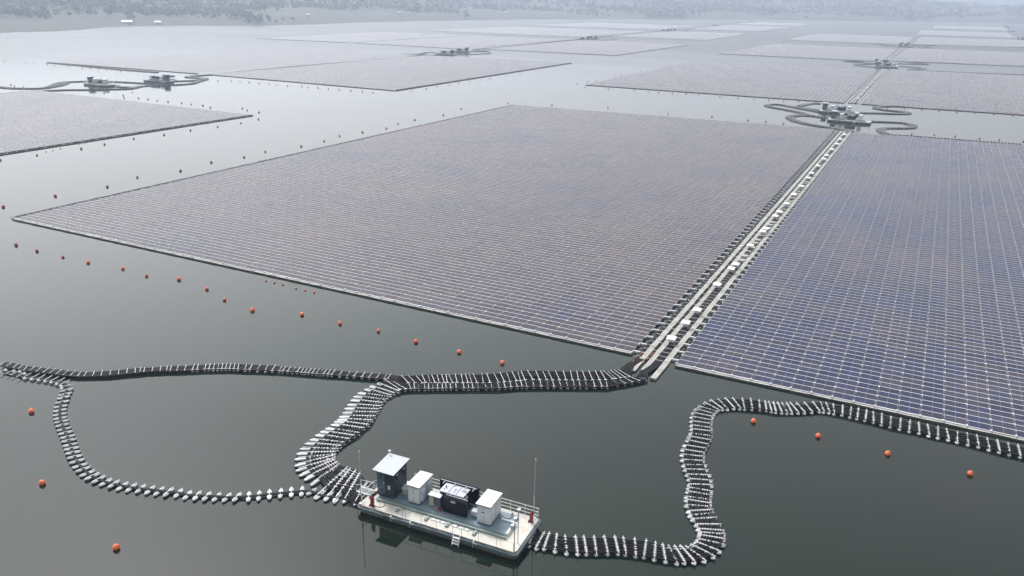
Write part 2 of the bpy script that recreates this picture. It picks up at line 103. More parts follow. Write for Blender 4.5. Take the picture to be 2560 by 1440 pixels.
M = {}
M['white'] = mat('white_paint', (.74, .75, .75), .4, var=.05, scale=1.5, dirt=(.6, .6, .57), dscale=1.3, dth=.6)
M['white_roof'] = mat('white_roof', (.74, .74, .73), .45, var=.03, dirt=(.7, .69, .66), dscale=2, dth=.58)
M['door_white'] = mat('cabinet_white', (.55, .60, .61), .4, var=.04, scale=1.0)
M['ac'] = mat('pale_blue_grey', (.46, .55, .62), .45)
M['deck'] = mat('deck_paint', (.50, .49, .45), .6, var=.08, scale=2.5, dirt=(.46, .38, .26), dscale=.55, dth=.57)
M['hull'] = mat('hull_blue_grey', (.10, .135, .15), .45, var=.25, scale=1.2, dirt=(.05, .055, .05), dscale=1.4, dth=.58)
M['boot'] = mat('hull_bottom', (.03, .014, .012), .7)
M['rubber'] = mat('black_rubber', (.006, .006, .008), .6, spec=.12)
M['cable'] = mat('black_cable', (.007, .007, .010), .5, var=.3, scale=4, spec=.12)
M['tower'] = mat('dark_blue_grey_paint', (.020, .032, .044), .35, var=.15, scale=.8, spec=.25)
M['tower_door'] = mat('blue_grey_door', (.065, .11, .155), .35, var=.08, scale=1.2)
M['vent'] = mat('dark_vent', (.015, .022, .03), .6)
M['roofgrey'] = mat('pale_grey_roof', (.36, .39, .43), .4, var=.05, scale=2, dirt=(.29, .31, .34), dscale=1.6, dth=.58)
M['skid'] = mat('blue_grey_steel', (.15, .21, .26), .4, var=.15, scale=1.2)
M['skid_dark'] = mat('dark_steel', (.03, .04, .055), .45)
M['tray'] = mat('grey_green_steel', (.20, .27, .26), .45, var=.15, scale=1.5)
M['steel'] = mat('galvanised', (.55, .57, .58), .4, metal=.3, var=.1)
M['rail'] = mat('rail_white', (.72, .74, .72), .45)
M['navy'] = mat('radiator_navy', (.005, .007, .014), .4, spec=.15)
M['tanktop'] = mat('tank_top_grey', (.42, .44, .50), .4, var=.1, scale=2)
M['beige'] = mat('beige_paint', (.36, .35, .29), .5, var=.1, scale=2)
M['red'] = mat('red_paint', (.26, .012, .016), .4)
M['orange'] = mat('orange_buoy', (.74, .135, .035), .5, var=.12, scale=6, dirt=(.30, .05, .025), dscale=9, dth=.63)
M['shaded_buoy'] = mat('backlit_buoy', (.34, .045, .03), .6, var=.2, scale=5)  # darker copy of the buoy colour for far ones, backlit shade painted in
M['conduit'] = mat('orange_conduit', (.42, .13, .07), .6, var=.3, scale=3)
M['pont_top'] = mat('pontoon_white', (.52, .53, .55), .55, var=.1, scale=3, dirt=(.36, .37, .36), dscale=5, dth=.6)
def object_tint(m, lo, hi):
    nt = m.node_tree; b = nt.nodes['Principled BSDF']; src = b.inputs['Base Color'].links[0].from_socket
    oi = nt.nodes.new('ShaderNodeObjectInfo'); mr = nt.nodes.new('ShaderNodeMapRange'); mr.inputs['To Min'].default_value = lo; mr.inputs['To Max'].default_value = hi
    nt.links.new(oi.outputs['Random'], mr.inputs['Value']); sc = nt.nodes.new('ShaderNodeVectorMath'); sc.operation = 'SCALE'
    nt.links.new(src, sc.inputs[0]); nt.links.new(mr.outputs[0], sc.inputs['Scale']); nt.links.new(sc.outputs[0], b.inputs['Base Color'])
object_tint(M['pont_top'], .72, 1.15); object_tint(M['orange'], .8, 1.15)
M['bar'] = mat('bar_white', (.54, .55, .56), .5, var=.08, scale=3)
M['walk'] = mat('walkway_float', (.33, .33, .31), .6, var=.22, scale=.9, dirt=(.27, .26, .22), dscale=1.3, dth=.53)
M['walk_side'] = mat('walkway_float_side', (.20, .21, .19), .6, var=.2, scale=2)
M['rowfloat'] = mat('row_float_grey', (.56, .57, .60), .6, var=.06, scale=1.2)
M['label'] = mat('label_white', (.7, .7, .68), .5)
M['glyph'] = mat('lettering', (.01, .012, .015), .6)

def water_mat():
    m, nt, b = new_mat('lake_water')
    geo = nt.nodes.new('ShaderNodeNewGeometry')
    n = nt.nodes.new('ShaderNodeTexNoise'); n.inputs['Scale'].default_value = .018; n.inputs['Detail'].default_value = 3
    nt.links.new(geo.outputs['Position'], n.inputs['Vector'])
    mx = nt.nodes.new('ShaderNodeMix'); mx.data_type = 'RGBA'
    mx.inputs['A'].default_value = (.003, .013, .008, 1); mx.inputs['B'].default_value = (.008, .012, .009, 1)
    mr = nt.nodes.new('ShaderNodeMapRange'); mr.inputs['From Min'].default_value = .35; mr.inputs['From Max'].default_value = .65
    nt.links.new(n.outputs['Fac'], mr.inputs['Value']); nt.links.new(mr.outputs[0], mx.inputs['Factor'])
    nt.links.new(mx.outputs['Result'], b.inputs['Base Color'])
    b.inputs['IOR'].default_value = 1.33
    # glassy water with faint wind streaks that roughen it
    n3 = nt.nodes.new('ShaderNodeTexNoise'); n3.inputs['Scale'].default_value = 1; n3.inputs['Detail'].default_value = 4
    mp = nt.nodes.new('ShaderNodeMapping'); mp.inputs['Scale'].default_value = (.004, .012, 1); mp.inputs['Rotation'].default_value = (0, 0, .35)
    nt.links.new(geo.outputs['Position'], mp.inputs['Vector']); nt.links.new(mp.outputs[0], n3.inputs['Vector'])
    r3 = nt.nodes.new('ShaderNodeMapRange'); r3.inputs['From Min'].default_value = .4; r3.inputs['From Max'].default_value = .7
    r3.inputs['To Min'].default_value = 0.0; r3.inputs['To Max'].default_value = .05
    nt.links.new(n3.outputs['Fac'], r3.inputs['Value'])
    # the open lake towards the far shore is ruffled by wind, the sheltered water between the arrays is calm
    sp = nt.nodes.new('ShaderNodeSeparateXYZ'); nt.links.new(geo.outputs['Position'], sp.inputs[0])
    ln = nt.nodes.new('ShaderNodeVectorMath'); ln.operation = 'LENGTH'; nt.links.new(geo.outputs['Position'], ln.inputs[0])
    r4 = nt.nodes.new('ShaderNodeMapRange'); r4.inputs['From Min'].default_value = 350; r4.inputs['From Max'].default_value = 900
    r4.inputs['To Min'].default_value = .02; r4.inputs['To Max'].default_value = .30
    nt.links.new(ln.outputs['Value'], r4.inputs['Value'])
    ad = nt.nodes.new('ShaderNodeMath'); ad.operation = 'ADD'; nt.links.new(r3.outputs[0], ad.inputs[0]); nt.links.new(r4.outputs[0], ad.inputs[1])
    nt.links.new(ad.outputs[0], b.inputs['Roughness'])
    n2 = nt.nodes.new('ShaderNodeTexNoise'); n2.inputs['Scale'].default_value = 2.2; n2.inputs['Detail'].default_value = 3
    nt.links.new(geo.outputs['Position'], n2.inputs['Vector'])
    bp = nt.nodes.new('ShaderNodeBump'); bp.inputs['Strength'].default_value = .08; bp.inputs['Distance'].default_value = .010
    n5 = nt.nodes.new('ShaderNodeTexNoise'); n5.inputs['Scale'].default_value = .45; n5.inputs['Detail'].default_value = 2
    nt.links.new(geo.outputs['Position'], n5.inputs['Vector'])
    a5 = nt.nodes.new('ShaderNodeMath'); a5.operation = 'MULTIPLY_ADD'; a5.inputs[1].default_value = 2.5
    nt.links.new(n5.outputs['Fac'], a5.inputs[0]); nt.links.new(n2.outputs['Fac'], a5.inputs[2]); nt.links.new(a5.outputs[0], bp.inputs['Height']); nt.links.new(bp.outputs[0], b.inputs['Normal'])
    return m
M['water'] = water_mat()

def panel_mat():
    m, nt, b = new_mat('solar_glass')
    N = nt.nodes.new; L = nt.links.new
    uv = N('ShaderNodeUVMap'); uv.uv_map = 'UVMap'
    sep = N('ShaderNodeSeparateXYZ'); L(uv.outputs[0], sep.inputs[0])
    def math_(op, a, bb=None, c=None):
        n = N('ShaderNodeMath'); n.operation = op
        for i, v in enumerate((a, bb, c)):
            if v is None: continue
            if isinstance(v, (int, float)): n.inputs[i].default_value = v
            else: L(v, n.inputs[i])
        return n.outputs[0]
    u, v = sep.outputs[0], sep.outputs[1]
    eu = math_('SUBTRACT', .5, math_('ABSOLUTE', math_('SUBTRACT', u, .5)))      # distance from the short sides
    ev = math_('SUBTRACT', .5, math_('ABSOLUTE', math_('SUBTRACT', v, .5)))
    fr = math_('MAXIMUM', math_('LESS_THAN', eu, .012), math_('LESS_THAN', ev, .055))
    mid = math_('LESS_THAN', math_('ABSOLUTE', math_('SUBTRACT', u, .5)), .0065)
    cu = math_('LESS_THAN', math_('FRACT', math_('MULTIPLY', u, 24)), .07)
    cv = math_('LESS_THAN', math_('FRACT', math_('MULTIPLY', v, 6)), .035)
    cell = math_('MULTIPLY', math_('MAXIMUM', cu, cv), .10)
    tone = N('ShaderNodeAttribute'); tone.attribute_name = 'tone'
    geo = N('ShaderNodeNewGeometry')
    n1 = N('ShaderNodeTexNoise'); n1.inputs['Scale'].default_value = .035; n1.inputs['Detail'].default_value = 2
    L(geo.outputs['Position'], n1.inputs['Vector'])
    t = math_('ADD', math_('MULTIPLY_ADD', tone.outputs['Fac'], .45, .08), math_('MULTIPLY', math_('SUBTRACT', n1.outputs['Fac'], .5), 1.1))
    ramp = N('ShaderNodeValToRGB')
    e = ramp.color_ramp.elements
    e[0].position = 0.0; e[0].color = (.078, .064, .070, 1)
    e[1].position = 1.0; e[1].color = (.018, .026, .074, 1)
    x = e.new(.38); x.color = (.054, .050, .070, 1)
    x = e.new(.62); x.color = (.028, .035, .076, 1)
    L(t, ramp.inputs['Fac'])
    lum = math_('MULTIPLY_ADD', math_('FRACT', math_('MULTIPLY', tone.outputs['Fac'], 37.7)), .36, .78)
    lm = N('ShaderNodeVectorMath'); lm.operation = 'SCALE'; L(ramp.outputs[0], lm.inputs[0]); L(lum, lm.inputs['Scale'])
    n2 = N('ShaderNodeTexNoise'); n2.inputs['Scale'].default_value = .9; n2.inputs['Detail'].default_value = 5
    L(geo.outputs['Position'], n2.inputs['Vector'])
    dust = math_('MULTIPLY', n2.outputs['Fac'], .10)
    mx = N('ShaderNodeMix'); mx.data_type = 'RGBA'; L(math_('ADD', cell, dust), mx.inputs['Factor'])
    L(lm.outputs[0], mx.inputs['A']); mx.inputs['B'].default_value = (.16, .16, .175, 1)
    mx2 = N('ShaderNodeMix'); mx2.data_type = 'RGBA'; L(math_('MULTIPLY', mid, .45), mx2.inputs['Factor'])
    L(mx.outputs['Result'], mx2.inputs['A']); mx2.inputs['B'].default_value = (.42, .43, .47, 1)
    mx3 = N('ShaderNodeMix'); mx3.data_type = 'RGBA'; L(fr, mx3.inputs['Factor'])
    fc = N('ShaderNodeMix'); fc.data_type = 'RGBA'; L(math_('LESS_THAN', ev, .055), fc.inputs['Factor'])
    fc.inputs['A'].default_value = (.31, .31, .33, 1); fc.inputs['B'].default_value = (.62, .62, .64, 1); L(fc.outputs['Result'], mx3.inputs['B'])
    L(mx2.outputs['Result'], mx3.inputs['A'])
    L(mx3.outputs['Result'], b.inputs['Base Color'])
    rg = math_('ADD', math_('MULTIPLY', fr, .15), .25); L(rg, b.inputs['Roughness'])
    b.inputs['IOR'].default_value = 1.45; b.inputs['Specular IOR Level'].default_value = .09
    return m
M['panel'] = panel_mat()

def hill_mat():
    m, nt, b = new_mat('hillside')
    N = nt.nodes.new; L = nt.links.new
    geo = N('ShaderNodeNewGeometry')
    at = N('ShaderNodeAttribute'); at.attribute_name = 'inland'
    n = N('ShaderNodeTexNoise'); n.inputs['Scale'].default_value = .011; n.inputs['Detail'].default_value = 8; L(geo.outputs['Position'], n.inputs['Vector'])
    r = N('ShaderNodeValToRGB'); e = r.color_ramp.elements
    e[0].position = .38; e[0].color = (.066, .068, .052, 1); e[1].position = .62; e[1].color = (.045, .065, .045, 1)
    x = e.new(.5); x.color = (.062, .070, .048, 1)
    ad = N('ShaderNodeMath'); ad.operation = 'MULTIPLY_ADD'; L(at.outputs['Fac'], ad.inputs[0]); ad.inputs[1].default_value = .16; L(n.outputs['Fac'], ad.inputs[2])
    sb = N('ShaderNodeMath'); sb.operation = 'SUBTRACT'; L(ad.outputs[0], sb.inputs[0]); sb.inputs[1].default_value = .10
    L(sb.outputs[0], r.inputs['Fac']); L(r.outputs[0], b.inputs['Base Color']); b.inputs['Roughness'].default_value = .95
    return m
M['hill'] = hill_mat()
M['leaf'] = mat('tree_foliage', (.060, .085, .056), .9, var=.4, scale=.03)

# ---------------------------------------------------------------- helpers
def link(name, me, mats, parent=None):
    for m in mats: me.materials.append(m)
    o = bpy.data.objects.new(name, me); COL.objects.link(o)
    if parent is not None: o.parent = parent
    return o
def tag(o, label=None, cat=None, group=None, kind=None):
    if label: o['label'] = label
    if cat: o['category'] = cat
    if group: o['group'] = group
    if kind: o['kind'] = kind
    return o
def empty(name, loc=(0, 0, 0), rz=0):
    o = bpy.data.objects.new(name, None); COL.objects.link(o); o.location = loc; o.rotation_euler = (0, 0, rz)
    o.empty_display_size = .5
    return o
KIDS = {}
def copy_tree(o, parent=None):
    c = o.copy(); COL.objects.link(c)
    if parent is not None: c.parent = parent
    for ch in KIDS.get(o.name) or [k for k in o.children]: copy_tree(ch, c)
    return c

class MB:
    def __init__(s): s.v = []; s.f = []; s.m = []; s.mats = []
    def mi(s, m):
        if m not in s.mats: s.mats.append(m)
        return s.mats.index(m)
    def add(s, vs, fs, m):
        b = len(s.v); s.v += [tuple(x) for x in vs]; k = s.mi(m)
        for f in fs: s.f.append([b + i for i in f]); s.m.append(k)
    def box(s, x0, x1, y0, y1, z0, z1, m, top=None, rot=0, piv=(0, 0)):
        vs = [(x0, y0, z0), (x1, y0, z0), (x1, y1, z0), (x0, y1, z0), (x0, y0, z1), (x1, y0, z1), (x1, y1, z1), (x0, y1, z1)]
        if rot:
            c, q = math.cos(rot), math.sin(rot)
            vs = [(piv[0] + (x - piv[0]) * c - (y - piv[1]) * q, piv[1] + (x - piv[0]) * q + (y - piv[1]) * c, z) for x, y, z in vs]
        s.add(vs, [(0, 3, 2, 1), (0, 1, 5, 4), (1, 2, 6, 5), (2, 3, 7, 6), (3, 0, 4, 7)], m)
        b = len(s.v) - 8; s.f.append([b + 4, b + 5, b + 6, b + 7]); s.m.append(s.mi(top or m))
    def bbox(s, x0, x1, y0, y1, z0, z1, m, c=.03, top=None):
        # box with chamfered top and vertical edges
        def ring(ins, z): return [(x0 + ins + c, y0 + ins, z), (x1 - ins - c, y0 + ins, z), (x1 - ins, y0 + ins + c, z), (x1 - ins, y1 - ins - c, z), (x1 - ins - c, y1 - ins, z), (x0 + ins + c, y1 - ins, z), (x0 + ins, y1 - ins - c, z), (x0 + ins, y0 + ins + c, z)]
        vs = ring(0, z0) + ring(0, z1 - c) + ring(c, z1)
        fs = [tuple(range(7, -1, -1))]
        for a in (0, 8):
            for i in range(8): j = (i + 1) % 8; fs.append((a + i, a + j, a + 8 + j, a + 8 + i))
        s.add(vs, fs, m); b = len(s.v) - 24
        s.f.append([b + 16 + i for i in range(8)]); s.m.append(s.mi(top or m))
    def tube(s, pts, r, m, n=6, cap=True):
        pts = [Vector(p) for p in pts]; vs = []; N = len(pts)
        for i, p in enumerate(pts):
            d = (pts[min(i + 1, N - 1)] - pts[max(i - 1, 0)]); d.normalize() if d.length > 1e-9 else None
            a = d.cross(Vector((0, 0, 1)))
            if a.length < 1e-3: a = Vector((1, 0, 0))
            a.normalize(); b = a.cross(d)
            for k in range(n):
                t = 2 * PI * k / n; q = p + a * (r * math.cos(t)) + b * (r * math.sin(t)); vs.append(q)
        fs = []
        for i in range(N - 1):
            for k in range(n): fs.append((i * n + k, i * n + (k + 1) % n, (i + 1) * n + (k + 1) % n, (i + 1) * n + k))
        if cap: fs.append(tuple(range(n - 1, -1, -1))); fs.append(tuple((N - 1) * n + k for k in range(n)))
        s.add(vs, fs, m)
    def disc(s, c, r, z, m, n=16):
        s.add([(c[0] + r * math.cos(2 * PI * k / n), c[1] + r * math.sin(2 * PI * k / n), z) for k in range(n)], [tuple(range(n))], m)
    def prism(s, poly, z0, z1, m, top=None, bottom_scale=1.0):
        n = len(poly); cx = sum(p[0] for p in poly) / n; cy = sum(p[1] for p in poly) / n
        vs = [(cx + (x - cx) * bottom_scale, cy + (y - cy) * bottom_scale, z0) for x, y in poly] + [(x, y, z1) for x, y in poly]
        s.add(vs, [tuple(range(n - 1, -1, -1))] + [(i, (i + 1) % n, n + (i + 1) % n, n + i) for i in range(n)], m)
        b = len(s.v) - n; s.f.append([b + i for i in range(n)]); s.m.append(s.mi(top or m))
    def lathe(s, prof, m, n=14, c=(0, 0)):
        vs = []; fs = []
        for r, z in prof:
            for k in range(n): vs.append((c[0] + r * math.cos(2 * PI * k / n), c[1] + r * math.sin(2 * PI * k / n), z))
        for i in range(len(prof) - 1):
            for k in range(n): fs.append((i * n + k, i * n + (k + 1) % n, (i + 1) * n + (k + 1) % n, (i + 1) * n + k))
        s.add(vs, fs, m)
    def mesh(s, name, smooth=False):
        me = bpy.data.meshes.new(name); me.from_pydata(s.v, [], s.f)
        for m in s.mats: me.materials.append(m)
        me.polygons.foreach_set('material_index', s.m)
        if smooth: me.polygons.foreach_set('use_smooth', [True] * len(me.polygons))
        me.update(); return me
    def build(s, name, parent=None, smooth=False):
        o = bpy.data.objects.new(name, s.mesh(name, smooth)); COL.objects.link(o)
        if parent is not None: o.parent = parent
        return o

def qmesh(name, q, mats, midx=None, uv=None, tone=None):
    """q: (N,4,3) quads -> mesh"""
    q = np.asarray(q, dtype=np.float32); n = len(q)
    me = bpy.data.meshes.new(name)
    me.vertices.add(n * 4); me.vertices.foreach_set('co', q.reshape(-1))
    me.loops.add(n * 4); me.loops.foreach_set('vertex_index', np.arange(n * 4, dtype=np.int32))
    me.polygons.add(n); me.polygons.foreach_set('loop_start', np.arange(0, n * 4, 4, dtype=np.int32))
    try: me.polygons.foreach_set('loop_total', np.full(n, 4, dtype=np.int32))
    except Exception: pass
    for m in mats: me.materials.append(m)
    if midx is not None: me.polygons.foreach_set('material_index', np.asarray(midx, dtype=np.int32))
    if uv is not None:
        l = me.uv_layers.new(name='UVMap'); l.data.foreach_set('uv', np.asarray(uv, dtype=np.float32).reshape(-1))
    if tone is not None:
        a = me.attributes.new('tone', 'FLOAT', 'FACE'); a.data.foreach_set('value', np.asarray(tone, dtype=np.float32))
    me.update(calc_edges=True); me.validate()
    return me
UNIT = np.array([(0, 0), (1, 0), (1, 1), (0, 1)], dtype=np.float32)
def boxes_to_quads(c):
    """c: (N,8,3) corners bottom 0-3, top 4-7 -> (N*5,4,3): top + four sides"""
    idx = [(4, 5, 6, 7), (0, 1, 5, 4), (1, 2, 6, 5), (2, 3, 7, 6), (3, 0, 4, 7)]
    return c[:, idx, :].reshape(-1, 4, 3)

# ---------------------------------------------------------------- setting: water, hills, forest, haze
w = 3500
wm = bpy.data.meshes.new('water')
wm.from_pydata([(-3300, -350, 0), (3300, -350, 0), (3300, 5000, 0), (-3300, 5000, 0)], [], [(0, 1, 2, 3)])
tag(link('water', wm, [M['water']]), kind='structure')

sh = np.array(DATA['shore']); s_az = np.degrees(np.arctan2(sh[:, 0], sh[:, 1])); s_r = np.hypot(sh[:, 0], sh[:, 1])
c_az = [a for a, c in DATA['azcap']]; c_h = [c for a, c in DATA['azcap']]
def shore_r(az):
    w_ = noise.noise(Vector((az * 1.9, 3.1, 0))) * .012 + noise.noise(Vector((az * 6.0, 8.1, 0))) * .005
    return float(np.interp(az, s_az, s_r)) * (1 + w_)
def sstep(a, b, x):
    t = min(1, max(0, (x - a) / (b - a))); return t * t * (3 - 2 * t)
def terrain_h(x, y):
    az = math.degrees(math.atan2(x, y)); r = math.hypot(x, y); s = r - shore_r(az)
    cap = float(np.interp(az, c_az, c_h)) - 12
    P = Vector((x, y, 0))
    big = noise.fractal(P * .0016 + Vector((4.2, 1.7, 0)), 1.0, 2.0, 4) 
    med = noise.fractal(P * .007, 1.0, 2.0, 4)
    h = -2.0 + 9 * sstep(-10, 160, s) + cap * (.40 * sstep(60, 650, s) + .60 * sstep(350, 1250, s))
    h += big * 13 * sstep(60, 700, s) * (cap / 60) + med * 5 * sstep(0, 200, s)
    if cap < 62: h = min(h, cap + 3 + 4 * med)
    return h
def make_hills():
    azs = np.linspace(-73, 21, 480); ss = np.concatenate([[-60, -30, -12, 0, 8, 18], np.linspace(30, 300, 22), np.linspace(320, 1500, 60)])
    vs = []; inl = []
    for a in azs:
        r0 = shore_r(a); ar = math.radians(a)
        for s in ss:
            r = r0 + s; x, y = r * math.sin(ar), r * math.cos(ar)
            vs.append((x, y, terrain_h(x, y) if s > -60 else -3)); inl.append(sstep(40, 500, s))
    n = len(ss); fs = []
    for i in range(len(azs) - 1):
        for j in range(n - 1):
            fs.append((i * n + j, (i + 1) * n + j, (i + 1) * n + j + 1, i * n + j + 1))
    me = bpy.data.meshes.new('hills'); me.from_pydata(vs, [], fs)
    a = me.attributes.new('inland', 'FLOAT', 'POINT'); a.data.foreach_set('value', inl)
    me.polygons.foreach_set('use_smooth', [True] * len(fs)); me.update()
    # faces must look up
    return tag(link('hills', me, [M['hill']]), kind='structure')
make_hills()

def make_forest():
    r = np.random.RandomState(3); quads = []
    cnt = 0
    while cnt < 16000:
        az = r.uniform(-62, 8); s = 60 + 1250 * r.rand() ** 1.2; ar = math.radians(az)
        d = shore_r(az) + s; x, y = d * math.sin(ar), d * math.cos(ar)
        den = noise.fractal(Vector((x * .004, y * .004, 5)), 1.0, 2.0, 3) + sstep(50, 330, s) * .75 - .08
        if r.rand() > den * 2.2 - .25: continue
        z = terrain_h(x, y); H = r.uniform(4.0, 10) * (1 + .2 * noise.noise(Vector((x * .01, y * .01, 1)))); W = H * r.uniform(.38, .6)
        if r.rand() < .5:                                     # a small clump of crowns
            W *= 1.5
        k = 12
        c = np.stack([r.normal(0, W * .42, k), r.normal(0, W * .42, k), H * (.28 + .62 * r.rand(k) ** .8)], 1)
        c[:, :2] *= (1.25 - c[:, 2:3] / H) * 1.2
        for p in c:
            n = r.normal(size=3); n[2] = abs(n[2]) + .4; n /= np.linalg.norm(n)
            a = np.cross(n, (0.3, .2, 1)); a /= np.linalg.norm(a) + 1e-6; b = np.cross(n, a); sz = W * r.uniform(.28, .5)
            q = [p + a * sz * r.uniform(.7, 1.2), p + b * sz * r.uniform(.6, 1.1), p - a * sz * r.uniform(.7, 1.2), p - b * sz * r.uniform(.6, 1.1)]
            quads.append([(x + u[0], y + u[1], z + u[2]) for u in q])
        cnt += 1
    me = qmesh('forest', np.array(quads), [M['leaf']])
    o = bpy.data.objects.new('forest', me); COL.objects.link(o)
    tag(o, 'hazy green woodland covering the hills beyond the far shore', 'forest', kind='stuff')
make_forest()

# ---------------------------------------------------------------- solar arrays
def bil(c, u, v):
    u = np.asarray(u)[..., None]; v = np.asarray(v)[..., None]
    sw, se, ne, nw = [np.array(p, dtype=float) for p in c]
    return sw * (1 - u) * (1 - v) + se * u * (1 - v) + ne * u * v + nw * (1 - u) * v
def solar_array(label, corners, nc, npair, detail, indiv=0, edges='sw', gap_edges='', seed=0, tmul=.70, tadd=0.0):
    root = empty('floating_solar_array', (*[float(v) for v in np.mean(corners, axis=0)], 0))
    tag(root, label, 'solar array', 'floating solar arrays on the lake')
    ox, oy = root.location.x, root.location.y
    C = [(p[0] - ox, p[1] - oy) for p in corners]
    rs = np.random.RandomState(seed)
    I, J = np.meshgrid(np.arange(nc), np.arange(npair * 2), indexing='ij'); I = I.ravel(); J = J.ravel()
    gu = .065 / 2.4
    u0 = (I + gu) / nc; u1 = (I + 1 - gu) / nc
    pr = J // 2; k = J % 2
    v0 = (pr + np.where(k == 0, .045, 1.475) / 2.84) / npair; v1 = v0 + 1.32 / 2.84 / npair
    jit = rs.normal(0, .006, len(I))
    def pt(u, v, z): return np.concatenate([bil(C, u, v), np.broadcast_to(np.asarray(z, dtype=float), np.shape(u))[..., None]], -1)
    # gentle swell of the float mesh: low-frequency height and tilt differences
    zz = .03 * np.sin(I * .7 + J * .21) + jit
    lo, hi = .28 + zz, .43 + zz + rs.normal(0, .008, len(I))
    top = np.stack([pt(u0, v0, lo), pt(u1, v0, lo), pt(u1, v1, hi), pt(u0, v1, hi)], 1)
    tone = np.clip(rs.beta(2.2, 3.2, len(I)) + rs.choice([0, 0, 0, 0, 0, 0, .35], len(I)), 0, 1)
    # column strings tend to share one batch of modules
    tone = tone + .10 * np.sin(I * 1.7 + 3 * np.sin(J * .013))
    # patches of replaced modules, a few panels wide
    blk = rs.rand(nc // 3 + 2, npair * 2 // 5 + 2); tone = tone + np.where(blk[(I + (J // 9) % 2) // 3, J // 5] > .93, rs.uniform(.2, .5, len(I)), 0)
    tone = np.clip(tone * tmul + tadd, 0, 1.6)  # per-array shift puts differing sky reflection into the panel colour
    uvq = np.broadcast_to(UNIT, (len(I), 4, 2))
    if detail >= 1:
        bot = top.copy(); bot[:, :, 2] -= .045
        c8 = np.concatenate([bot, top], 1); q = boxes_to_quads(c8)
        uv = np.zeros((len(I), 5, 4, 2), dtype=np.float32); uv[:, 0] = UNIT; uv[:, 1:] = .001
        uv = uv.reshape(-1, 4, 2); tn = np.repeat(tone, 5)
        fp = 5
    else:
        q, uv, tn, fp = top, uvq, tone, 1
    if indiv:
        cw = bil(corners, (u0 + u1) / 2, (v0 + v1) / 2)
        d = np.hypot(cw[:, 0], cw[:, 1]); 
        # what the frame shows: in front of the camera, inside its sides
        dx, dy = cw[:, 0], cw[:, 1]
        fwd = dx * -.4538 + dy * .891; rt = dx * .891 + dy * .4538
        ok = np.abs(rt) < fwd * .655 + 1
        order = np.argsort(np.where(ok, d, 1e9))[:indiv]
    else: order = np.array([], dtype=int)
    mask = np.ones(len(I), bool); mask[order] = False
    fm = np.repeat(mask, fp)
    o = bpy.data.objects.new('solar_panels', qmesh('solar_panels', q[fm], [M['panel']], None, uv[fm], tn[fm])); COL.objects.link(o); o.parent = root; o['kind'] = 'stuff'
    for i in order:
        qq = q[i * fp:(i + 1) * fp].copy(); cc = qq.reshape(-1, 3).mean(0)
        po = bpy.data.objects.new('solar_panel', qmesh('solar_panel', qq - cc, [M['panel']], None, uv[i * fp:(i + 1) * fp], tn[i * fp:(i + 1) * fp]))
        COL.objects.link(po); po.parent = root; po.location = cc
    # float grid under the panels
    if detail >= 1:
        def slab(ua, ub, va, vb, z0, z1):
            return np.concatenate([np.stack([pt(ua, va, z0), pt(ub, va, z0), pt(ub, vb, z0), pt(ua, vb, z0)], 1), np.stack([pt(ua, va, z1), pt(ub, va, z1), pt(ub, vb, z1), pt(ua, vb, z1)], 1)], 1)
        pj = np.arange(npair + 1) / npair; z = np.zeros_like(pj); hv = .05 / 2.84 / npair
        a = slab(z, z + 1, pj - hv, pj + hv, z, z + .30)
        pj2 = (np.arange(npair) + 1.42 / 2.84) / npair; z2 = np.zeros_like(pj2); hv2 = .05 / 2.84 / npair
        b = slab(z2, z2 + 1, pj2 - hv2, pj2 + hv2, z2 + .1, z2 + .33)
        # nodes where floats meet, in each column gap
        NI, NJ = np.meshgrid(np.arange(nc + 1), np.arange(npair + 1), indexing='ij'); NI = NI.ravel() / nc; NJ = NJ.ravel() / npair
        hu = .075 / 2.4 / nc; hn = .17 / 2.84 / npair
        c = slab(NI - hu, NI + hu, NJ - hn, NJ + hn, NI * 0, NI * 0 + .40)
        # black string cables, widened to darken every column gap
        CI = np.arange(nc + 1) / nc
        e = slab(CI - .05 / 2.4 / nc, CI + .05 / 2.4 / nc, CI * 0, CI * 0 + 1, CI * 0 + .12, CI * 0 + .2)
        n_ = bpy.data.objects.new('float_grid', qmesh('float_grid', boxes_to_quads(np.concatenate([a, b, c], 0)), [M['rowfloat']])); COL.objects.link(n_); n_.parent = root
        n_ = bpy.data.objects.new('string_cables', qmesh('string_cables', boxes_to_quads(e), [M['cable']])); COL.objects.link(n_); n_.parent = root
    # edge walkways
    cor = [Vector((*p, 0)) for p in C]                           # sw se ne nw
    sides = {'s': (cor[0], cor[1], 2.4), 'e': (cor[1], cor[2], 2.84), 'n': (cor[3], cor[2], 2.4), 'w': (cor[0], cor[3], 2.84)}
    for ch in edges:
        A, B, step = sides[ch]; d = (B - A); L = d.length; d.normalize(); nrm = Vector((d.y, -d.x, 0))
        if ch in 'nw': nrm = -nrm
        off = .10 if ch not in gap_edges else .95
        n = int(L / step); st = L / n; qs = []; mi = []
        rr = random.Random(seed + ord(ch))
        for i in range(n):
            a0 = A + d * (i * st + .035); a1 = A + d * ((i + 1) * st - .035)
            jj = rr.uniform(-.03, .03); w0 = off + jj; w1 = off + jj + .40
            for (s0, s1, z0, z1) in ((a0, a1, 0, .19 + rr.uniform(-.02, .02)),):
                P = [s0 + nrm * w0, s1 + nrm * w0, s1 + nrm * w1, s0 + nrm * w1]
                c8 = [(p.x, p.y, z0) for p in P] + [(p.x, p.y, z1) for p in P]
                for f in ((4, 5, 6, 7), (0, 1, 5, 4), (1, 2, 6, 5), (2, 3, 7, 6), (3, 0, 4, 7)):
                    qs.append([c8[j] for j in f]); mi.append(0 if f[0] == 4 else 1)
        o = bpy.data.objects.new('edge_walkway', qmesh('edge_walkway', np.array(qs), [M['walk'], M['walk_side']], mi)); COL.objects.link(o); o.parent = root
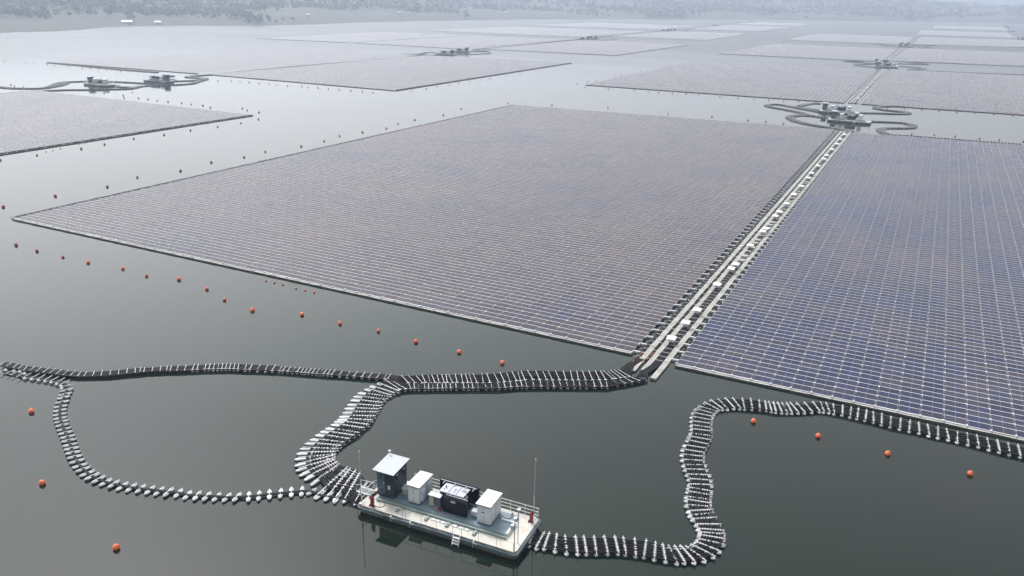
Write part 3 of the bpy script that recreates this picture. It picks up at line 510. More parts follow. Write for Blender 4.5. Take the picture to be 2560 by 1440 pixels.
        # dark rope and ties hanging at the outer side
        mb = MB(); base = off + .47
        pts = []
        for i in range(0, int(n) + 1): 
            p = A + d * (i * st) + nrm * (base + .02); pts.append((p.x, p.y, .16 + .05 * (i % 2)))
        mb.tube(pts, .07 if detail == 2 else (.10 if detail else .15), M['cable'], 4); mb.build('edge_rope', root)  # far ropes thickened to stand in for shadow and reflection along the edge
        if ch in gap_edges:
            if detail >= 2 and n <= 100:
                me0 = None
                for i in range(n + 1):
                    p = A + d * (i * st) + nrm * (off / 2)
                    if me0 is None:
                        b_ = MB(); b_.box(-.16, .16, -off / 2, off / 2, 0, .3, M['bar']); me0 = b_.mesh('connector_float')
                    co = bpy.data.objects.new('connector_float', me0); COL.objects.link(co); co.parent = root
                    co.location = p; co.rotation_euler = (0, 0, math.atan2(d.y, d.x))
            else:
                b_ = MB()
                for i in range(n + 1):
                    p = A + d * (i * st) + nrm * (off / 2); b_.box(p.x - off / 2, p.x + off / 2, p.y - .3, p.y + .3, 0, .3, M['bar'])
                b_.build('connector_floats', root)
            # dark cable in the gap
            b_ = MB(); b_.tube([(A.x + nrm.x * off * .5, A.y + nrm.y * off * .5, .12), (B.x + nrm.x * off * .5, B.y + nrm.y * off * .5, .12)], .34, M['cable'], 6); b_.build('edge_cable', root)
    return root

solar_array('largest solar array in the middle, left of the long white walkways',
            [(-163.3, 95.6), (-30.4, 95.6), (-31.6, 324.5), (-162.6, 317.8)], 55, 80, 2, 100, 's' + 'w', 'w', 1)
solar_array('close dark blue solar array filling the lower right, right of the long white walkways',
            [(-24.15, 95.0), (108.0, 96.2), (109.0, 330.5), (-24.8, 320.8)], 55, 80, 2, 100, 's', '', 2, .75, .72)
solar_array('grey solar array cut by the left frame edge, below the two left barges',
            [(-366, 0), (-234.5, 0), (-231.8, 231.5), (-366, 234.8)], 55, 81, 2, 0, 'en', 'e', 3)
solar_array('pale array beyond the central array, left of the second stretch of walkways',
            [(-170.4, 418.0), (-38.5, 418.4), (-40.5, 642.6), (-170.1, 639.8)], 55, 78, 1, 0, 's', '', 4)
solar_array('pale array beyond the near right array, right of the second stretch of walkways',
            [(-31.0, 418.8), (104, 423), (106, 668), (-33.2, 655)], 56, 80, 1, 0, 's', '', 5)
solar_array('far array with a pointed corner, above a row of tiny dark buoys',
            [(-364.6, 336.4), (-237.2, 333.4), (-238.9, 554.1), (-356.5, 545)], 54, 76, 1, 0, 'se', 'e', 6)
solar_array('far array behind the two left barges, left of the dotted cable line',
            [(-501.3, 332.8), (-373.5, 336.4), (-365.5, 545), (-490.7, 537)], 54, 72, 0, 0, 'sw', '', 7)
far = [
 ('distant array right of the third pair of left barges, with a sharp front corner', [(-363, 648), (-242.3, 654.4), (-238.9, 871.5), (-358, 866)], 'se'),
 ('distant array left of the third pair of left barges', [(-496.6, 639), (-386, 636), (-372, 862), (-493.6, 850.8)], 'sw'),
 ('distant outermost left array with a long thin front line', [(-612, 629.4), (-505, 638), (-500, 850), (-615, 845)], 's'),
 ('distant array behind the small barges in the upper middle', [(-371, 975), (-251.5, 981.6), (-254.1, 1223.4), (-368, 1216)], 'se'),
 ('distant array left of the small barges in the upper middle', [(-606.4, 923), (-390, 925), (-385, 1170), (-600, 1160)], 's'),
 ('very distant array on the upper left near the far shore', [(-610.3, 1225.7), (-402, 1267.6), (-398, 1500), (-605, 1480)], 's'),
 ('very distant array below the far shore in the upper middle', [(-372, 1320), (-259.3, 1340), (-262, 1627), (-375, 1610)], 'se'),
 ('faint array nearest the far shore in the upper middle', [(-382, 1690), (-259.3, 1690), (-264.2, 1911.3), (-385, 1900)], 'se'),
 ('far right-hand group array left of the third stretch of walkways', [(-176.5, 742.2), (-45.5, 742.2), (-45, 960), (-171, 960)], 's'),
 ('far right-hand group array right of the third stretch of walkways', [(-38.5, 757), (108, 776), (110, 1000), (-37, 985)], 's'),
 ('faint array beyond it, left of the farthest walkway stretch', [(-176.9, 1077.5), (-43.5, 1077), (-43, 1330), (-176, 1330)], 's'),
 ('faint array beyond it, right of the farthest walkway stretch', [(-35.5, 1091.8), (92, 1128), (94, 1360), (-34, 1345)], 's'),
 ('faint distant array left of the far right barges', [(-45, 1440), (88, 1440), (90, 1700), (-45, 1700)], 's'),
 ('faintest distant array below the far shore on the right', [(-30, 1850), (98, 1850), (108, 2120), (-30, 2120)], 's')]
for i, (lb, c, ed) in enumerate(far):
    solar_array(lb, c, 54, 78, 0, 0, ed, '', 20 + i)

# ---------------------------------------------------------------- walkways with cable strips between the arrays
def lerp(a, b, t): return a + (b - a) * t
def corridor(y0, y1, xc0, xc1, which, near, labels, yw=None):
    def X(off, y): return lerp(xc0, xc1, (y - y0) / (y1 - y0)) + off
    strips = [(-1.5, -.75, 0), (-.25, .45, 1), (1.6, 2.35, 2)]
    for a, b, i in strips:
        ys = (yw or (y0, y0, y0))[i]
        n = int((y1 - ys) / 1.42); qs = []; mi = []
        rr = random.Random(i + int(y0))
        for k in range(n):
            ya, yb = ys + k * 1.42 + .02, ys + (k + 1) * 1.42 - .02; jx = rr.uniform(-.03, .03); zt = .27 + rr.uniform(-.02, .02)
            P = [(X(a, ya) + jx, ya), (X(b, ya) + jx, ya), (X(b, yb) + jx, yb), (X(a, yb) + jx, yb)]
            c8 = [(*p, 0.0) for p in P] + [(*p, zt) for p in P]
            for f in ((4, 5, 6, 7), (0, 1, 5, 4), (1, 2, 6, 5), (2, 3, 7, 6), (3, 0, 4, 7)): qs.append([c8[j] for j in f]); mi.append(0 if f[0] == 4 else 1)
            if near:   # hatch recess on each float
                cx = (P[0][0] + P[1][0]) / 2; cy = (ya + yb) / 2
                qs.append([(cx - .09, cy - .12, zt + .004), (cx + .09, cy - .12, zt + .004), (cx + .09, cy + .12, zt + .004), (cx - .09, cy + .12, zt + .004)]); mi.append(1)
        root = empty('floating_walkway', (X(0, ys), ys, 0))
        me = qmesh('deck_floats', np.array(qs) - np.array([X(0, ys), ys, 0]), [M['walk'], M['walk_side']], mi)
        o = bpy.data.objects.new('deck_floats', me); COL.objects.link(o); o.parent = root
        tag(root, labels[0].format(('left', 'middle', 'right')[i]), 'walkway', 'floating walkways between the arrays')
    # cable strips
    for j, (a, b, n) in enumerate(((-2.1, -1.55, 5), (-.73, -.27, 4), (.49, 1.56, 9))):
        root = empty('cable_run', (0, 0, 0)); root.location = (X(a, y0), y0, 0)
        tag(root, labels[1].format(('left', 'middle', 'right')[j]), 'cable bundle', 'cable runs along the walkways')
        for k in range(n):
            rr = random.Random(j * 10 + k); mb = MB(); off = lerp(a, b, (k + .5) / n); pts = []
            m = int((y1 - y0) / (2.5 if near else 12))
            for t in range(m + 1):
                y = lerp(y0, y1, t / m); pts.append((X(off, y) + rr.uniform(-.05, .05) - X(a, y0), y - y0, .26 + rr.uniform(-.03, .06)))
            mb.tube(pts, .062 if near else .075, M['cable'], 5); mb.build('cable', root)
        m = int((y1 - y0) / 1.42); lim = 100 if near else 0
        cb = MB(); cb.box(a - (a + b) / 2 - .05, b - (a + b) / 2 + .05, -.035, .035, .33, .37, M['bar']); cbm = cb.mesh('crossbar')
        mb = MB(); cnt = 0
        for t in range(m):
            y = y0 + (t + .5) * 1.42
            if j < 2 and t % 2: continue
            if cnt < lim:
                o = bpy.data.objects.new('crossbar', cbm); COL.objects.link(o); o.parent = root; o.location = (X((a + b) / 2, y) - X(a, y0), y - y0, 0)
            else: mb.box(X(a, y) - .05 - X(a, y0), X(b, y) + .05 - X(a, y0), y - .035 - y0, y + .035 - y0, .33, .37, M['bar'])
            cnt += 1
        if mb.v: mb.build('crossbars', root)['kind'] = 'stuff'
        mb = MB()
        P = [(X(a, y0), y0), (X(b, y0), y0), (X(b, y1), y1), (X(a, y1), y1)]; P = [(p[0] - X(a, y0), p[1] - y0) for p in P]
        mb.prism(P, .02, .16, M['rubber']); mb.build('tray', root)
    if near:
        # cross connectors between walkways and both arrays
        L_ = (y1 - y0) / 80
        for side, (xa, xb), lb in (('w', (-3.1, -1.5), 'white connector float along the left walkway, from the near end'), ('e', (2.3, 3.25), 'white connector float along the right walkway, from the near end')):
            mbm = MB(); mbm.box((xa - xb) / 2, (xb - xa) / 2, -.13, .13, 0, .3, M['bar'], M['bar']); mbm.box((xa - xb) / 2, (xb - xa) / 2, .131, .62, 0, .14, M['rubber']); mbm.box((-.0 if side == 'e' else (xa - xb) / 2), (-.0 if side == 'e' else (xa - xb) / 2) + .16, .621, 2.6, 0, .10, M['rubber'])  # black boxes beside each white bar stand in for the shadowed gaps
            me = mbm.mesh('connector_float')
            for k in range(79):
                y = 96.2 + k * 2.848
                if y > y1 - 1: break
                o = bpy.data.objects.new('connector_float', me); COL.objects.link(o); o.location = (X((xa + xb) / 2, y), y, 0)
                tag(o, nth(k + 1) + ' ' + lb, 'connector float', 'connector floats beside the walkways')

corridor(94.0, 323.6, -27.4, -27.9, 0, True, ['{} white walkway of the long near stretch between the two big arrays', '{} black cable strip beside the near walkways'], (90.3, 91.0, 89.3))
corridor(420.0, 657.0, -34.6, -36.8, 1, False, ['{} white walkway of the second stretch beyond the barge pair', '{} black cable strip of the second walkway stretch'])
corridor(748.0, 985.0, -41.6, -40.9, 2, False, ['{} white walkway of the third, hazy stretch', '{} dark cable strip of the third walkway stretch'])
corridor(1085.0, 1355.0, -40.2, -38.6, 3, False, ['{} white walkway of the farthest, faintest stretch', '{} dark cable strip of the farthest walkway stretch'])

# combiner boxes on the middle walkway
def make_combiner():
    r = empty('combiner_box')
    b = MB(); b.bbox(-.3, .3, -.16, .16, .55, 1.0, M['ac'], .02); b.build('cabinet', r)
    b = MB(); b.add([(-.62, -.48, 1.10), (.62, -.48, 1.10), (.62, .5, 1.28), (-.62, .5, 1.28), (-.62, -.48, 1.06), (.62, -.48, 1.06), (.62, .5, 1.24), (-.62, .5, 1.24)],
          [(0, 1, 2, 3), (7, 6, 5, 4), (4, 5, 1, 0), (5, 6, 2, 1), (6, 7, 3, 2), (7, 4, 0, 3)], M['white_roof']); b.build('sun_roof', r)
    b = MB()
    for x in (-.5, .5):
        for y in (-.3, .35): b.tube([(x, y, .36), (x, y, 1.1 + (y + .3) * .18)], .025, M['steel'], 6)
    b.build('frame', r)
    b = MB(); rr = random.Random(5)
    for k in range(7):
        x = -.24 + k * .08; b.tube([(x, -.05, .6), (x + rr.uniform(-.05, .05), -.25, .42), (x + rr.uniform(-.1, .2), -.6, .34), (x + .25 + rr.uniform(-.1, .3), -1.1, .33)], .035, M['cable'], 5)
    b.build('cable_tails', r)
    return r
cb0 = make_combiner(); first = True
ypos = [101.2, 107.8, 113.7, 126.7, 136.2, 139.1, 152.3, 163.7, 166.2, 177.8, 182.2, 190.9, 201.7, 212.3, 224, 231, 243, 255, 262, 274, 286, 297, 309]
for i, y in enumerate(ypos):
    o = cb0 if first else copy_tree(cb0); first = False
    o.location = (-26.55 + .1 * ((i * 7) % 3 - 1), y - .3, .0)
    tag(o, '%s white roofed combiner box on the near walkways, from the near end' % nth(i + 1), 'combiner box', 'combiner boxes along the walkways')
for j, (ya, yb, xa, xb, nm) in enumerate(((425, 652, -34.0, -36.0, 'second'), (755, 980, -41.0, -40.2, 'third'))):
    for i in range(12):
        y = lerp(ya, yb, (i + .5) / 12); o = copy_tree(cb0); o.location = (lerp(xa, xb, (i + .5) / 12) + .2, y, 0)
        tag(o, '%s small white combiner box along the %s walkway stretch' % (nth(i + 1), nm), 'combiner box', 'combiner boxes along the walkways')
# loose white deck floats and cable loops lying over the cable strip half way along
mbm = MB(); mbm.bbox(-.55, .55, -.6, .6, .30, .45, M['walk'], .04); dme = mbm.mesh('deck_pad')
rr = random.Random(11)
for i in range(30):
    y = 141 + i * 3.1 + rr.uniform(-.5, .5)
    if 0 < i < 27:
        o = bpy.data.objects.new('deck_pad', dme); COL.objects.link(o); o.location = (-26.5 + rr.uniform(-.12, .12), y, 0)
        tag(o, '%s white deck pad bridging the cable strip half way up the walkways' % nth(i), 'deck pad', 'deck pads over the cables')
for i in range(16):
    y = 150 + i * 5.3; mb = MB(); c = (-26.4, y); pts = []
    a0 = rr.uniform(0, 6)
    for t in range(10):
        a = a0 + t * .5; pts.append((c[0] + math.cos(a) * rr.uniform(.3, .55), c[1] + math.sin(a) * rr.uniform(.6, 1.2), .49 + .01 * t))
    mb.tube(pts, .05, M['cable'], 5); o = mb.build('cable_loop')
    tag(o, '%s black cable loop lying on the white pads of the walkways' % nth(i + 1), 'cable', 'cable loops on the walkways')
# orange conduits at the near end
mb = None
for j, (xo, ya, yb) in enumerate(((-29.25, 92.3, 93.4), (-29.3, 93.7, 94.8), (-29.15, 95.0, 96.6), (-27.95, 92.6, 93.7), (-27.9, 93.9, 95.2), (-27.8, 95.4, 96.9))):
    r = empty('conduit_sleeve', (xo, ya, .35))
    for k in range(2):
        b = MB(); b.tube([(-.06 + k * .12, .05 * k, .04), (-.06 + k * .12 + .03, (yb - ya) * .8, .04)], .030, M['conduit'], 6); b.build('sleeve', r)
    tag(r, '%s orange cable sleeve of the %s row at the near walkway end' % (nth(j % 3 + 1), 'left' if j < 3 else 'right'), 'cable sleeve', 'orange cable sleeves')

# ---------------------------------------------------------------- cable floats
def half_boat(mb, x0, x1, w, h, tip):
    """pontoon from x0 (blunt, inner) to x1 (pointed, outer)"""
    s = 1 if x1 > x0 else -1
    P = [(x0, -w), (x1 - s * tip, -w), (x1 - s * tip * .35, -w * .62), (x1, 0), (x1 - s * tip * .35, w * .62), (x1 - s * tip, w), (x0, w)]
    if s < 0: P = P[::-1]
    mb.prism(P, .0, h * .55, M['rubber'], bottom_scale=.9); 
    cx = (x0 + x1) / 2
    Q = [(cx + (x - cx) * 1.0, y) for x, y in P]; n = len(Q)
    Q2 = [(cx + (x - cx) * .93, y * .86) for x, y in P]
    mb.add([(x, y, h * .55) for x, y in Q] + [(x, y, h * .86) for x, y in Q] + [(x, y, h) for x, y in Q2],
           [(i, (i + 1) % n, n + (i + 1) % n, n + i) for i in range(n)] + [(n + i, n + (i + 1) % n, 2 * n + (i + 1) % n, 2 * n + i) for i in range(n)] + [tuple(2 * n + i for i in range(n))], M['pont_top'])
def float_meshes(kind):
    out = {}
    if kind == 'short':
        for s in (1, -1):
            b = MB(); half_boat(b, s * .13, s * .74, .21, .28, .28); out['pontoon%d' % s] = b.mesh('pontoon')
        b = MB(); b.box(-.62, .70, -.03, .03, .30, .35, M['bar']); out['crossbar'] = b.mesh('crossbar')
    elif kind == 'long':
        for s in (1, -1):
            b = MB(); half_boat(b, s * (1.0 if s > 0 else .86), s * 1.42, .21, .26, .30); b.box(min(s * .25, s * .9), max(s * .25, s * .9), -.13, .13, 0, .2, M['rubber']); out['pontoon%d' % s] = b.mesh('pontoon')
        b = MB(); b.box(-1.32, 1.42, -.03, .03, .42, .47, M['bar']); r = random.Random(3)
        for x in (-1.0, -.72, -.48, -.2, .05, .33, .52, .78, 1.0): b.box(x - .035, x + .035, -.13, .13, .40, .45, M['bar'])
        out['crossbar'] = b.mesh('crossbar')
    elif kind == 'wide':
        b = MB(); half_boat(b, -.9, -2.08, .2, .27, .3); out['pontoon-1'] = b.mesh('pontoon')
        b = MB(); half_boat(b, -.3, -.82, .17, .27, .22); out['pontoon_m'] = b.mesh('pontoon')
        b = MB(); half_boat(b, .9, 2.02, .16, .22, .24); out['pontoon1'] = b.mesh('pontoon')
        b = MB(); b.box(-1.7, 1.98, -.035, .035, .42, .47, M['bar'])
        for x in (-.45, -.1, .2, .5, .8, 1.1, 1.4, 1.68): b.box(x - .04, x + .04, -.16, .16, .40, .45, M['bar'])
        out['crossbar'] = b.mesh('crossbar')
    elif kind == 'side':
        b = MB(); b.box(.2, .78, -.1, .1, 0, .2, M['rubber']); half_boat(b, .8, 1.1, .17, .24, .2); out['pontoon1'] = b.mesh('pontoon')
        b = MB(); b.box(-.9, -.2, -.1, .1, 0, .2, M['rubber']); half_boat(b, -.92, -1.1, .12, .22, .12); out['pontoon-1'] = b.mesh('pontoon')
        b = MB(); b.box(-1.15, 1.05, -.03, .03, .42, .47, M['bar']); b.box(.92, 1.02, -.2, .2, .40, .46, M['bar']); out['crossbar'] = b.mesh('crossbar')
    return out
FM = {k: float_meshes(k) for k in ('short', 'long', 'wide', 'side')}
NOM = {'short': 1.40, 'long': 2.75, 'wide': 4.0, 'side': 2.2}
runs = [('S', 'long', 'S-shaped run, from the barge on', ''),
        ('T', 'wide', 'thick run, from the barge on', ''),
        ('C', 'short', 'thin left loop, ending at the barge', ''),
        ('UP', 'side', 'far half of the double run, from the fork on', ''),
        ('LO', 'side', 'near half of the double run, from the fork on', ''),
        ('UL', 'side', 'thin upper left run, from the fork on', '')]
allf = []
for key, kind, lb, start in runs:
    for i, r in enumerate(DATA[key]):
        cx, cy = (r[0] + r[2]) / 2, (r[1] + r[3]) / 2
        allf.append((math.hypot(cx, cy), key, kind, lb, start, i, r))
allf.sort(key=lambda t: t[0])
rest = allf[295:]
rr = random.Random(2)
for d, key, kind, lb, start, i, r in allf[:295]:
    x0, y0, x1, y1 = r; L = math.hypot(x1 - x0, y1 - y0)
    root = empty('cable_float', ((x0 + x1) / 2, (y0 + y1) / 2, -.06 + rr.uniform(-.035, .03)), math.atan2(y1 - y0, x1 - x0) + rr.uniform(-.045, .045))
    sx = L / NOM[kind]
    for nm, me in FM[kind].items():
        o = bpy.data.objects.new(me.name.split('.')[0], me); COL.objects.link(o); o.parent = root
        o.scale = (sx, 1.0, 1)
        if nm == 'clamps': o.location.x = rr.uniform(-.06, .06)
        if nm == 'crossbar': o.rotation_euler = (0, 0, rr.uniform(-.03, .03))
    tag(root, '%s white cable float of the %s' % (nth(i + 1), lb), 'cable float', 'white cable floats in the nearby runs')
# stuff: floats too many / too far
b = MB()
for d, key, kind, lb, start, i, r in rest:
    x0, y0, x1, y1 = r; a = math.atan2(y1 - y0, x1 - x0); L = math.hypot(x1 - x0, y1 - y0); cx, cy = (x0 + x1) / 2, (y0 + y1) / 2
    b.box(cx - L / 2, cx + L / 2, cy - .03, cy + .03, .36, .41, M['bar'], rot=a, piv=(cx, cy))
    b.box(cx - L / 2, cx - L / 2 + .3, cy - .18, cy + .18, 0, .22, M['pont_top'], rot=a, piv=(cx, cy))
def smooth_path(pts, step):
    P = [Vector((p[0], p[1], 0)) for p in pts]; out = []
    ext = [P[0] * 2 - P[1]] + P + [P[-1] * 2 - P[-2]]
    for i in range(1, len(ext) - 2):
        p0, p1, p2, p3 = ext[i - 1:i + 3]; n = max(1, int((p2 - p1).length / step))
        # centripetal-ish tangents keep hairpins from overshooting
        m1 = (p2 - p0) * .5; m2 = (p3 - p1) * .5; L = (p2 - p1).length
        if m1.length > L: m1 *= L / m1.length
        if m2.length > L: m2 *= L / m2.length
        for k in range(n):
            t = k / n; t2, t3 = t * t, t * t * t
            out.append(p1 * (2 * t3 - 3 * t2 + 1) + m1 * (t3 - 2 * t2 + t) + p2 * (-2 * t3 + 3 * t2) + m2 * (t3 - t2))
    out.append(ext[-2]); return out
FRL = ['serpentine cable run from the near walkway end to the front far barge', 'hairpin cable run left of the far barge pair', 'inner cable run of the hairpin left of the far barge pair', 'short curved cable run behind the far barge pair',
       'cable run winding right from the rear barge of the far right pair', 'cable run winding right from the front barge of the far right pair', 'hairpin run left of the second right-hand barge pair', 'short run behind the second right-hand pair', 'looping run in front of the second right-hand pair',
       'zigzag run right of the second right-hand rear barge', 'zigzag run right of the second right-hand front barge', 'left run at the third right-hand barge pair', 'lower left run at the third right-hand barge pair', 'right run at the third right-hand barge pair', 'lower right run at the third right-hand barge pair',
       'run from the left frame edge to the leftmost far barge', 'branch of the run left of the leftmost far barge', 'long winding run in front of the two left barges up to the middle barges', 'run between the two left barges', 'short run right of the leftmost far barge', 'small loop behind the second left barge', 'short run right of the second left barge',
       'straight run from the upper left towards the second left barge', 'left run at the middle barge pair', 'short loop left of the middle barge pair', 'run right of the middle barge pair leading to the upper barges', 'short run at the upper middle barges', 'loop right of the upper middle barges', 'run linking the farthest left-hand barges', 'faint run at the farthest barge']
for j, (wd, pts) in enumerate(DATA['FR']):
    path = smooth_path(pts, 2.5); root = empty('cable_run', (path[0].x, path[0].y, 0))
    tag(root, FRL[j] if j < len(FRL) else 'distant dark cable run number %d' % j, 'cable bundle', 'distant cable runs')
    n = 5
    nr = []
    for i, p in enumerate(path):
        d = path[min(i + 1, len(path) - 1)] - path[max(i - 1, 0)]
        if d.length < 1e-6: d = Vector((1, 0, 0))
        d.normalize(); nr.append(Vector((-d.y, d.x, 0)))
    for k in range(n):
        mb = MB(); off = wd * .8 * ((k + .5) / n - .5); q = random.Random(k * 7 + j)
        mb.tube([p + nr[i] * (off + q.uniform(-.06, .06)) + Vector((0, 0, .22)) - root.location for i, p in enumerate(path)], .19, M['cable'], 5); mb.build('cable', root)
    acc = 0; stepf = 1.1 if math.hypot(path[0].x, path[0].y) < 700 else 2.2
    for i in range(len(path) - 1):
        seg = path[i + 1] - path[i]; L = seg.length
        while acc < L:
            c = path[i] + seg * (acc / L); a = math.atan2(nr[i].y, nr[i].x)
            h = wd / 2 + .25
            b.box(c.x - h, c.x + h, c.y - .05, c.y + .05, .36, .43, M['bar'], rot=a, piv=(c.x, c.y))
            b.box(c.x - h, c.x - h + .35, c.y - .15, c.y + .15, 0, .25, M['walk_side'], M['pont_top'], rot=a, piv=(c.x, c.y))
            b.box(c.x + h - .35, c.x + h, c.y - .15, c.y + .15, 0, .25, M['walk_side'], M['pont_top'], rot=a, piv=(c.x, c.y))
            acc += stepf
        acc -= L
o = b.build('cable_floats'); tag(o, 'distant white cable floats carrying the far cable runs', 'cable floats', kind='stuff')

# black cables lying over the floats
def bundle(key, fr, zf, r, label, pre=None, post=None, jit=.05, sub=2):
    rows = DATA[key]; x0, y0 = rows[0][0], rows[0][1]
    root = empty('cable_run', (x0, y0, 0)); tag(root, label, 'cable bundle', 'black cable bundles on the nearby floats')
    for k, f in enumerate(fr):
        q = random.Random(k + len(rows)); pts = []
        ph = q.uniform(0, 6); am = q.uniform(.2, 1) * jit
        for i, rw in enumerate(rows):
            ff = f + am * math.sin(i * .37 + ph) + q.uniform(-.4, .4) * jit * .5
            pts.append(Vector((lerp(rw[0], rw[2], ff), lerp(rw[1], rw[3], ff), zf + q.uniform(-.02, .03))))
        if post: pts = pts + [Vector(p) + Vector(((k - len(fr) / 2) * .12, 0, 0)) for p in post]
        if pre: pts = [Vector(p) for p in pre(k, len(fr))] + pts
        out = []
        for i in range(len(pts) - 1):
            out.append(pts[i]); mid = (pts[i] + pts[i + 1]) / 2; mid.z -= .05; out.append(mid)
        out.append(pts[-1])
        mb = MB(); mb.tube([p - root.location for p in out], r * q.uniform(.85, 1.25), M['cable'], 6); mb.build('cable', root, True)
    return root
bundle('S', [.16, .23, .30, .37, .43, .50, .56, .63, .70, .77, .84, .88], .33, .066, 'black cables on the S-shaped run right of the barge', pre=lambda k, n: [(-25.2, 51.9 + .08 * k, .7), (-24.6, 51.3 + .1 * k, .45)])
bundle('T', [.30, .34, .38, .43, .48, .53, .58, .63, .68, .73, .78, .83, .88, .92, .96], .33, .068, 'black cables on the thick curved run left of the barge', pre=lambda k, n: [(-40.2, 50.8 + .13 * k, 1.0), (-40.9, 51.2 + .1 * k, .55)])
bundle('C', [.44, .5, .56], .22, .07, 'black cables threaded through the thin left loop', jit=.02)
bundle('UL', [.08, .18, .28, .38, .48, .58, .68, .78, .88, .96], .33, .066, 'black cables on the thin run reaching the left frame edge')
bundle('UP', [.05, .17, .29, .41, .53, .65, .77, .89, .98], .33, .072, 'black cables on the far side of the double run', post=[(-29.2, 91.6, .3), (-28.7, 94, .3)])
bundle('LO', [.02, .16, .3, .44, .58, .72, .86, .97], .33, .075, 'black cables on the near side of the double run', post=[(-26.9, 90.5, .3), (-26.4, 92.6, .3), (-26.35, 95, .3)])
# link pieces between the forks
def path_bundle(pts0, pts1, n, r, label, z=.3, step=1.0):
    A = smooth_path(pts0, step); B = smooth_path(pts1, step); m = min(len(A), len(B))
    A = [A[int(i * (len(A) - 1) / (m - 1))] for i in range(m)]; B = [B[int(i * (len(B) - 1) / (m - 1))] for i in range(m)]
    root = empty('cable_run', (A[0].x, A[0].y, 0)); tag(root, label, 'cable bundle', 'black cable bundles on the nearby floats')
    for k in range(n):
        q = random.Random(k * 3 + n); f = (k + .5) / n; ph = q.uniform(0, 6)
        mb = MB(); mb.tube([a.lerp(b_, f + .04 * math.sin(i * .5 + ph)) + Vector((0, 0, z + q.uniform(-.02, .04))) - root.location for i, (a, b_) in enumerate(zip(A, B))], r, M['cable'], 6); mb.build('cable', root, True)
t_ = DATA['T'][-1]; l_ = DATA['LO'][0]; ul = DATA['UL'][0]; up = DATA['UP'][0]
path_bundle([(t_[0], t_[1]), (l_[0], l_[1]), (DATA['LO'][2][0], DATA['LO'][2][1])], [(t_[2], t_[3]), (l_[2], l_[3]), (DATA['LO'][2][2], DATA['LO'][2][3])], 12, .07, 'short black cable link where the thick run meets the double run')
path_bundle([(ul[0], ul[1]), (up[0], up[1])], [(ul[2], ul[3]), (up[2], up[3])], 8, .07, 'short black cable link at the left fork')
c_ = DATA['C'][-1]
path_bundle([(c_[0] + .5, c_[1] + .6), (-40.4, 50.2)], [(c_[2], c_[3]), (-40.3, 51.0)], 4, .07, 'last few black cables joining the left loop to the barge')

# ---------------------------------------------------------------- buoys
def make_buoy(R, nm='mooring_buoy', mt='orange'):
    r = empty(nm)
    b = MB(); prof = [(0.001, -R * .98)] + [(R * math.cos(a), R * math.sin(a)) for a in [math.radians(x) for x in (-70, -50, -30, -10, -3)]] + [(R * 1.025, -.012), (R * 1.025, .012)] + [(R * math.cos(a), R * math.sin(a)) for a in [math.radians(x) for x in (3, 15, 30, 45, 60, 75, 86)]] + [(.001, R)]
    b.lathe(prof, M[mt], 20); b.build('float_ball', r, True)
    b = MB(); b.tube([(0.07 * R / .33 * math.cos(t * PI / 6), 0, R + .02 + .07 * math.sin(t * PI / 6)) for t in range(7)], .016, M['steel'], 5); b.build('shackle', r)
    return r
bu = make_buoy(.29); bo = make_buoy(.30, 'mooring_buoy', 'shaded_buoy'); first_shaded = True
near_lb = {0: 'orange ball buoy left of the thin left loop, upper one of two', 1: 'orange ball buoy inside the bottom left corner, just below the thin left loop bend', 2: 'largest orange ball buoy by the bottom frame edge on the left',
           3: 'orange ball buoy just right of the top of the S-shaped run', 4: 'second orange ball buoy right of the S-shaped run', 5: 'third orange ball buoy right of the S-shaped run', 6: 'orange ball buoy closest to the right frame edge below the near array'}
def buoy_label(i, x, y):
    if i in near_lb: return near_lb[i]
    if i < 24: return nth(i - 6) + ' orange ball buoy from the left in the diagonal row below the central array'
    if i < 45: return nth(i - 23) + ' small dark buoy from the left, outside the upper left edge of the central array'
    if i < 58: return nth(i - 44) + ' small dark buoy around the tip of the left frame-edge array'
    if i < 73: return nth(i - 57) + ' small dark buoy in front of the two left barges'
    if i < 100: return nth(i - 72) + ' tiny buoy along the front of the far array with the pointed corner'
    if i < 111: return nth(i - 99) + ' tiny buoy from the left, below the upper left array line'
    if i < 131: return nth(i - 110) + ' tiny buoy around the tip of the pale array beyond the central one'
    if i < 139: return nth(i - 130) + ' small buoy in the channel left of the far barge pair'
    if i < 155: return nth(i - 138) + ' small dark buoy in the channel beyond the near right array'
    return nth(i - 154) + ' faint buoy in the hazy channel beside the second right-hand barge pair'
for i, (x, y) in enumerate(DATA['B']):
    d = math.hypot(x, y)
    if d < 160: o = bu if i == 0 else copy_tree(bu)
    else: o = bo if first_shaded else copy_tree(bo); first_shaded = False
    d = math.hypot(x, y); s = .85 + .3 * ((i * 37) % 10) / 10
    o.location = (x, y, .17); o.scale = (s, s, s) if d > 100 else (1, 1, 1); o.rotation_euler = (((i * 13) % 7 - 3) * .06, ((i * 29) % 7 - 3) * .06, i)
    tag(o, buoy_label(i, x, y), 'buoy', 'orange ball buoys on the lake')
sb = make_buoy(.17, 'marker_float')
for i, (x, y) in enumerate(DATA['SB']):
    o = sb if i == 0 else copy_tree(sb)
    o.location = (x, y, .07); o.rotation_euler = (0, 0, i)
    w_ = 'close to the near edge of the central array' if i < 6 else ('close to the left edge of the central array' if i < 33 else 'close to the edge of the left frame-edge array')
    k = i + 1 if i < 6 else (i - 5 if i < 33 else i - 32)
    tag(o, nth(k) + ' tiny pale orange marker float ' + w_, 'marker float', 'tiny marker floats along the array edges')

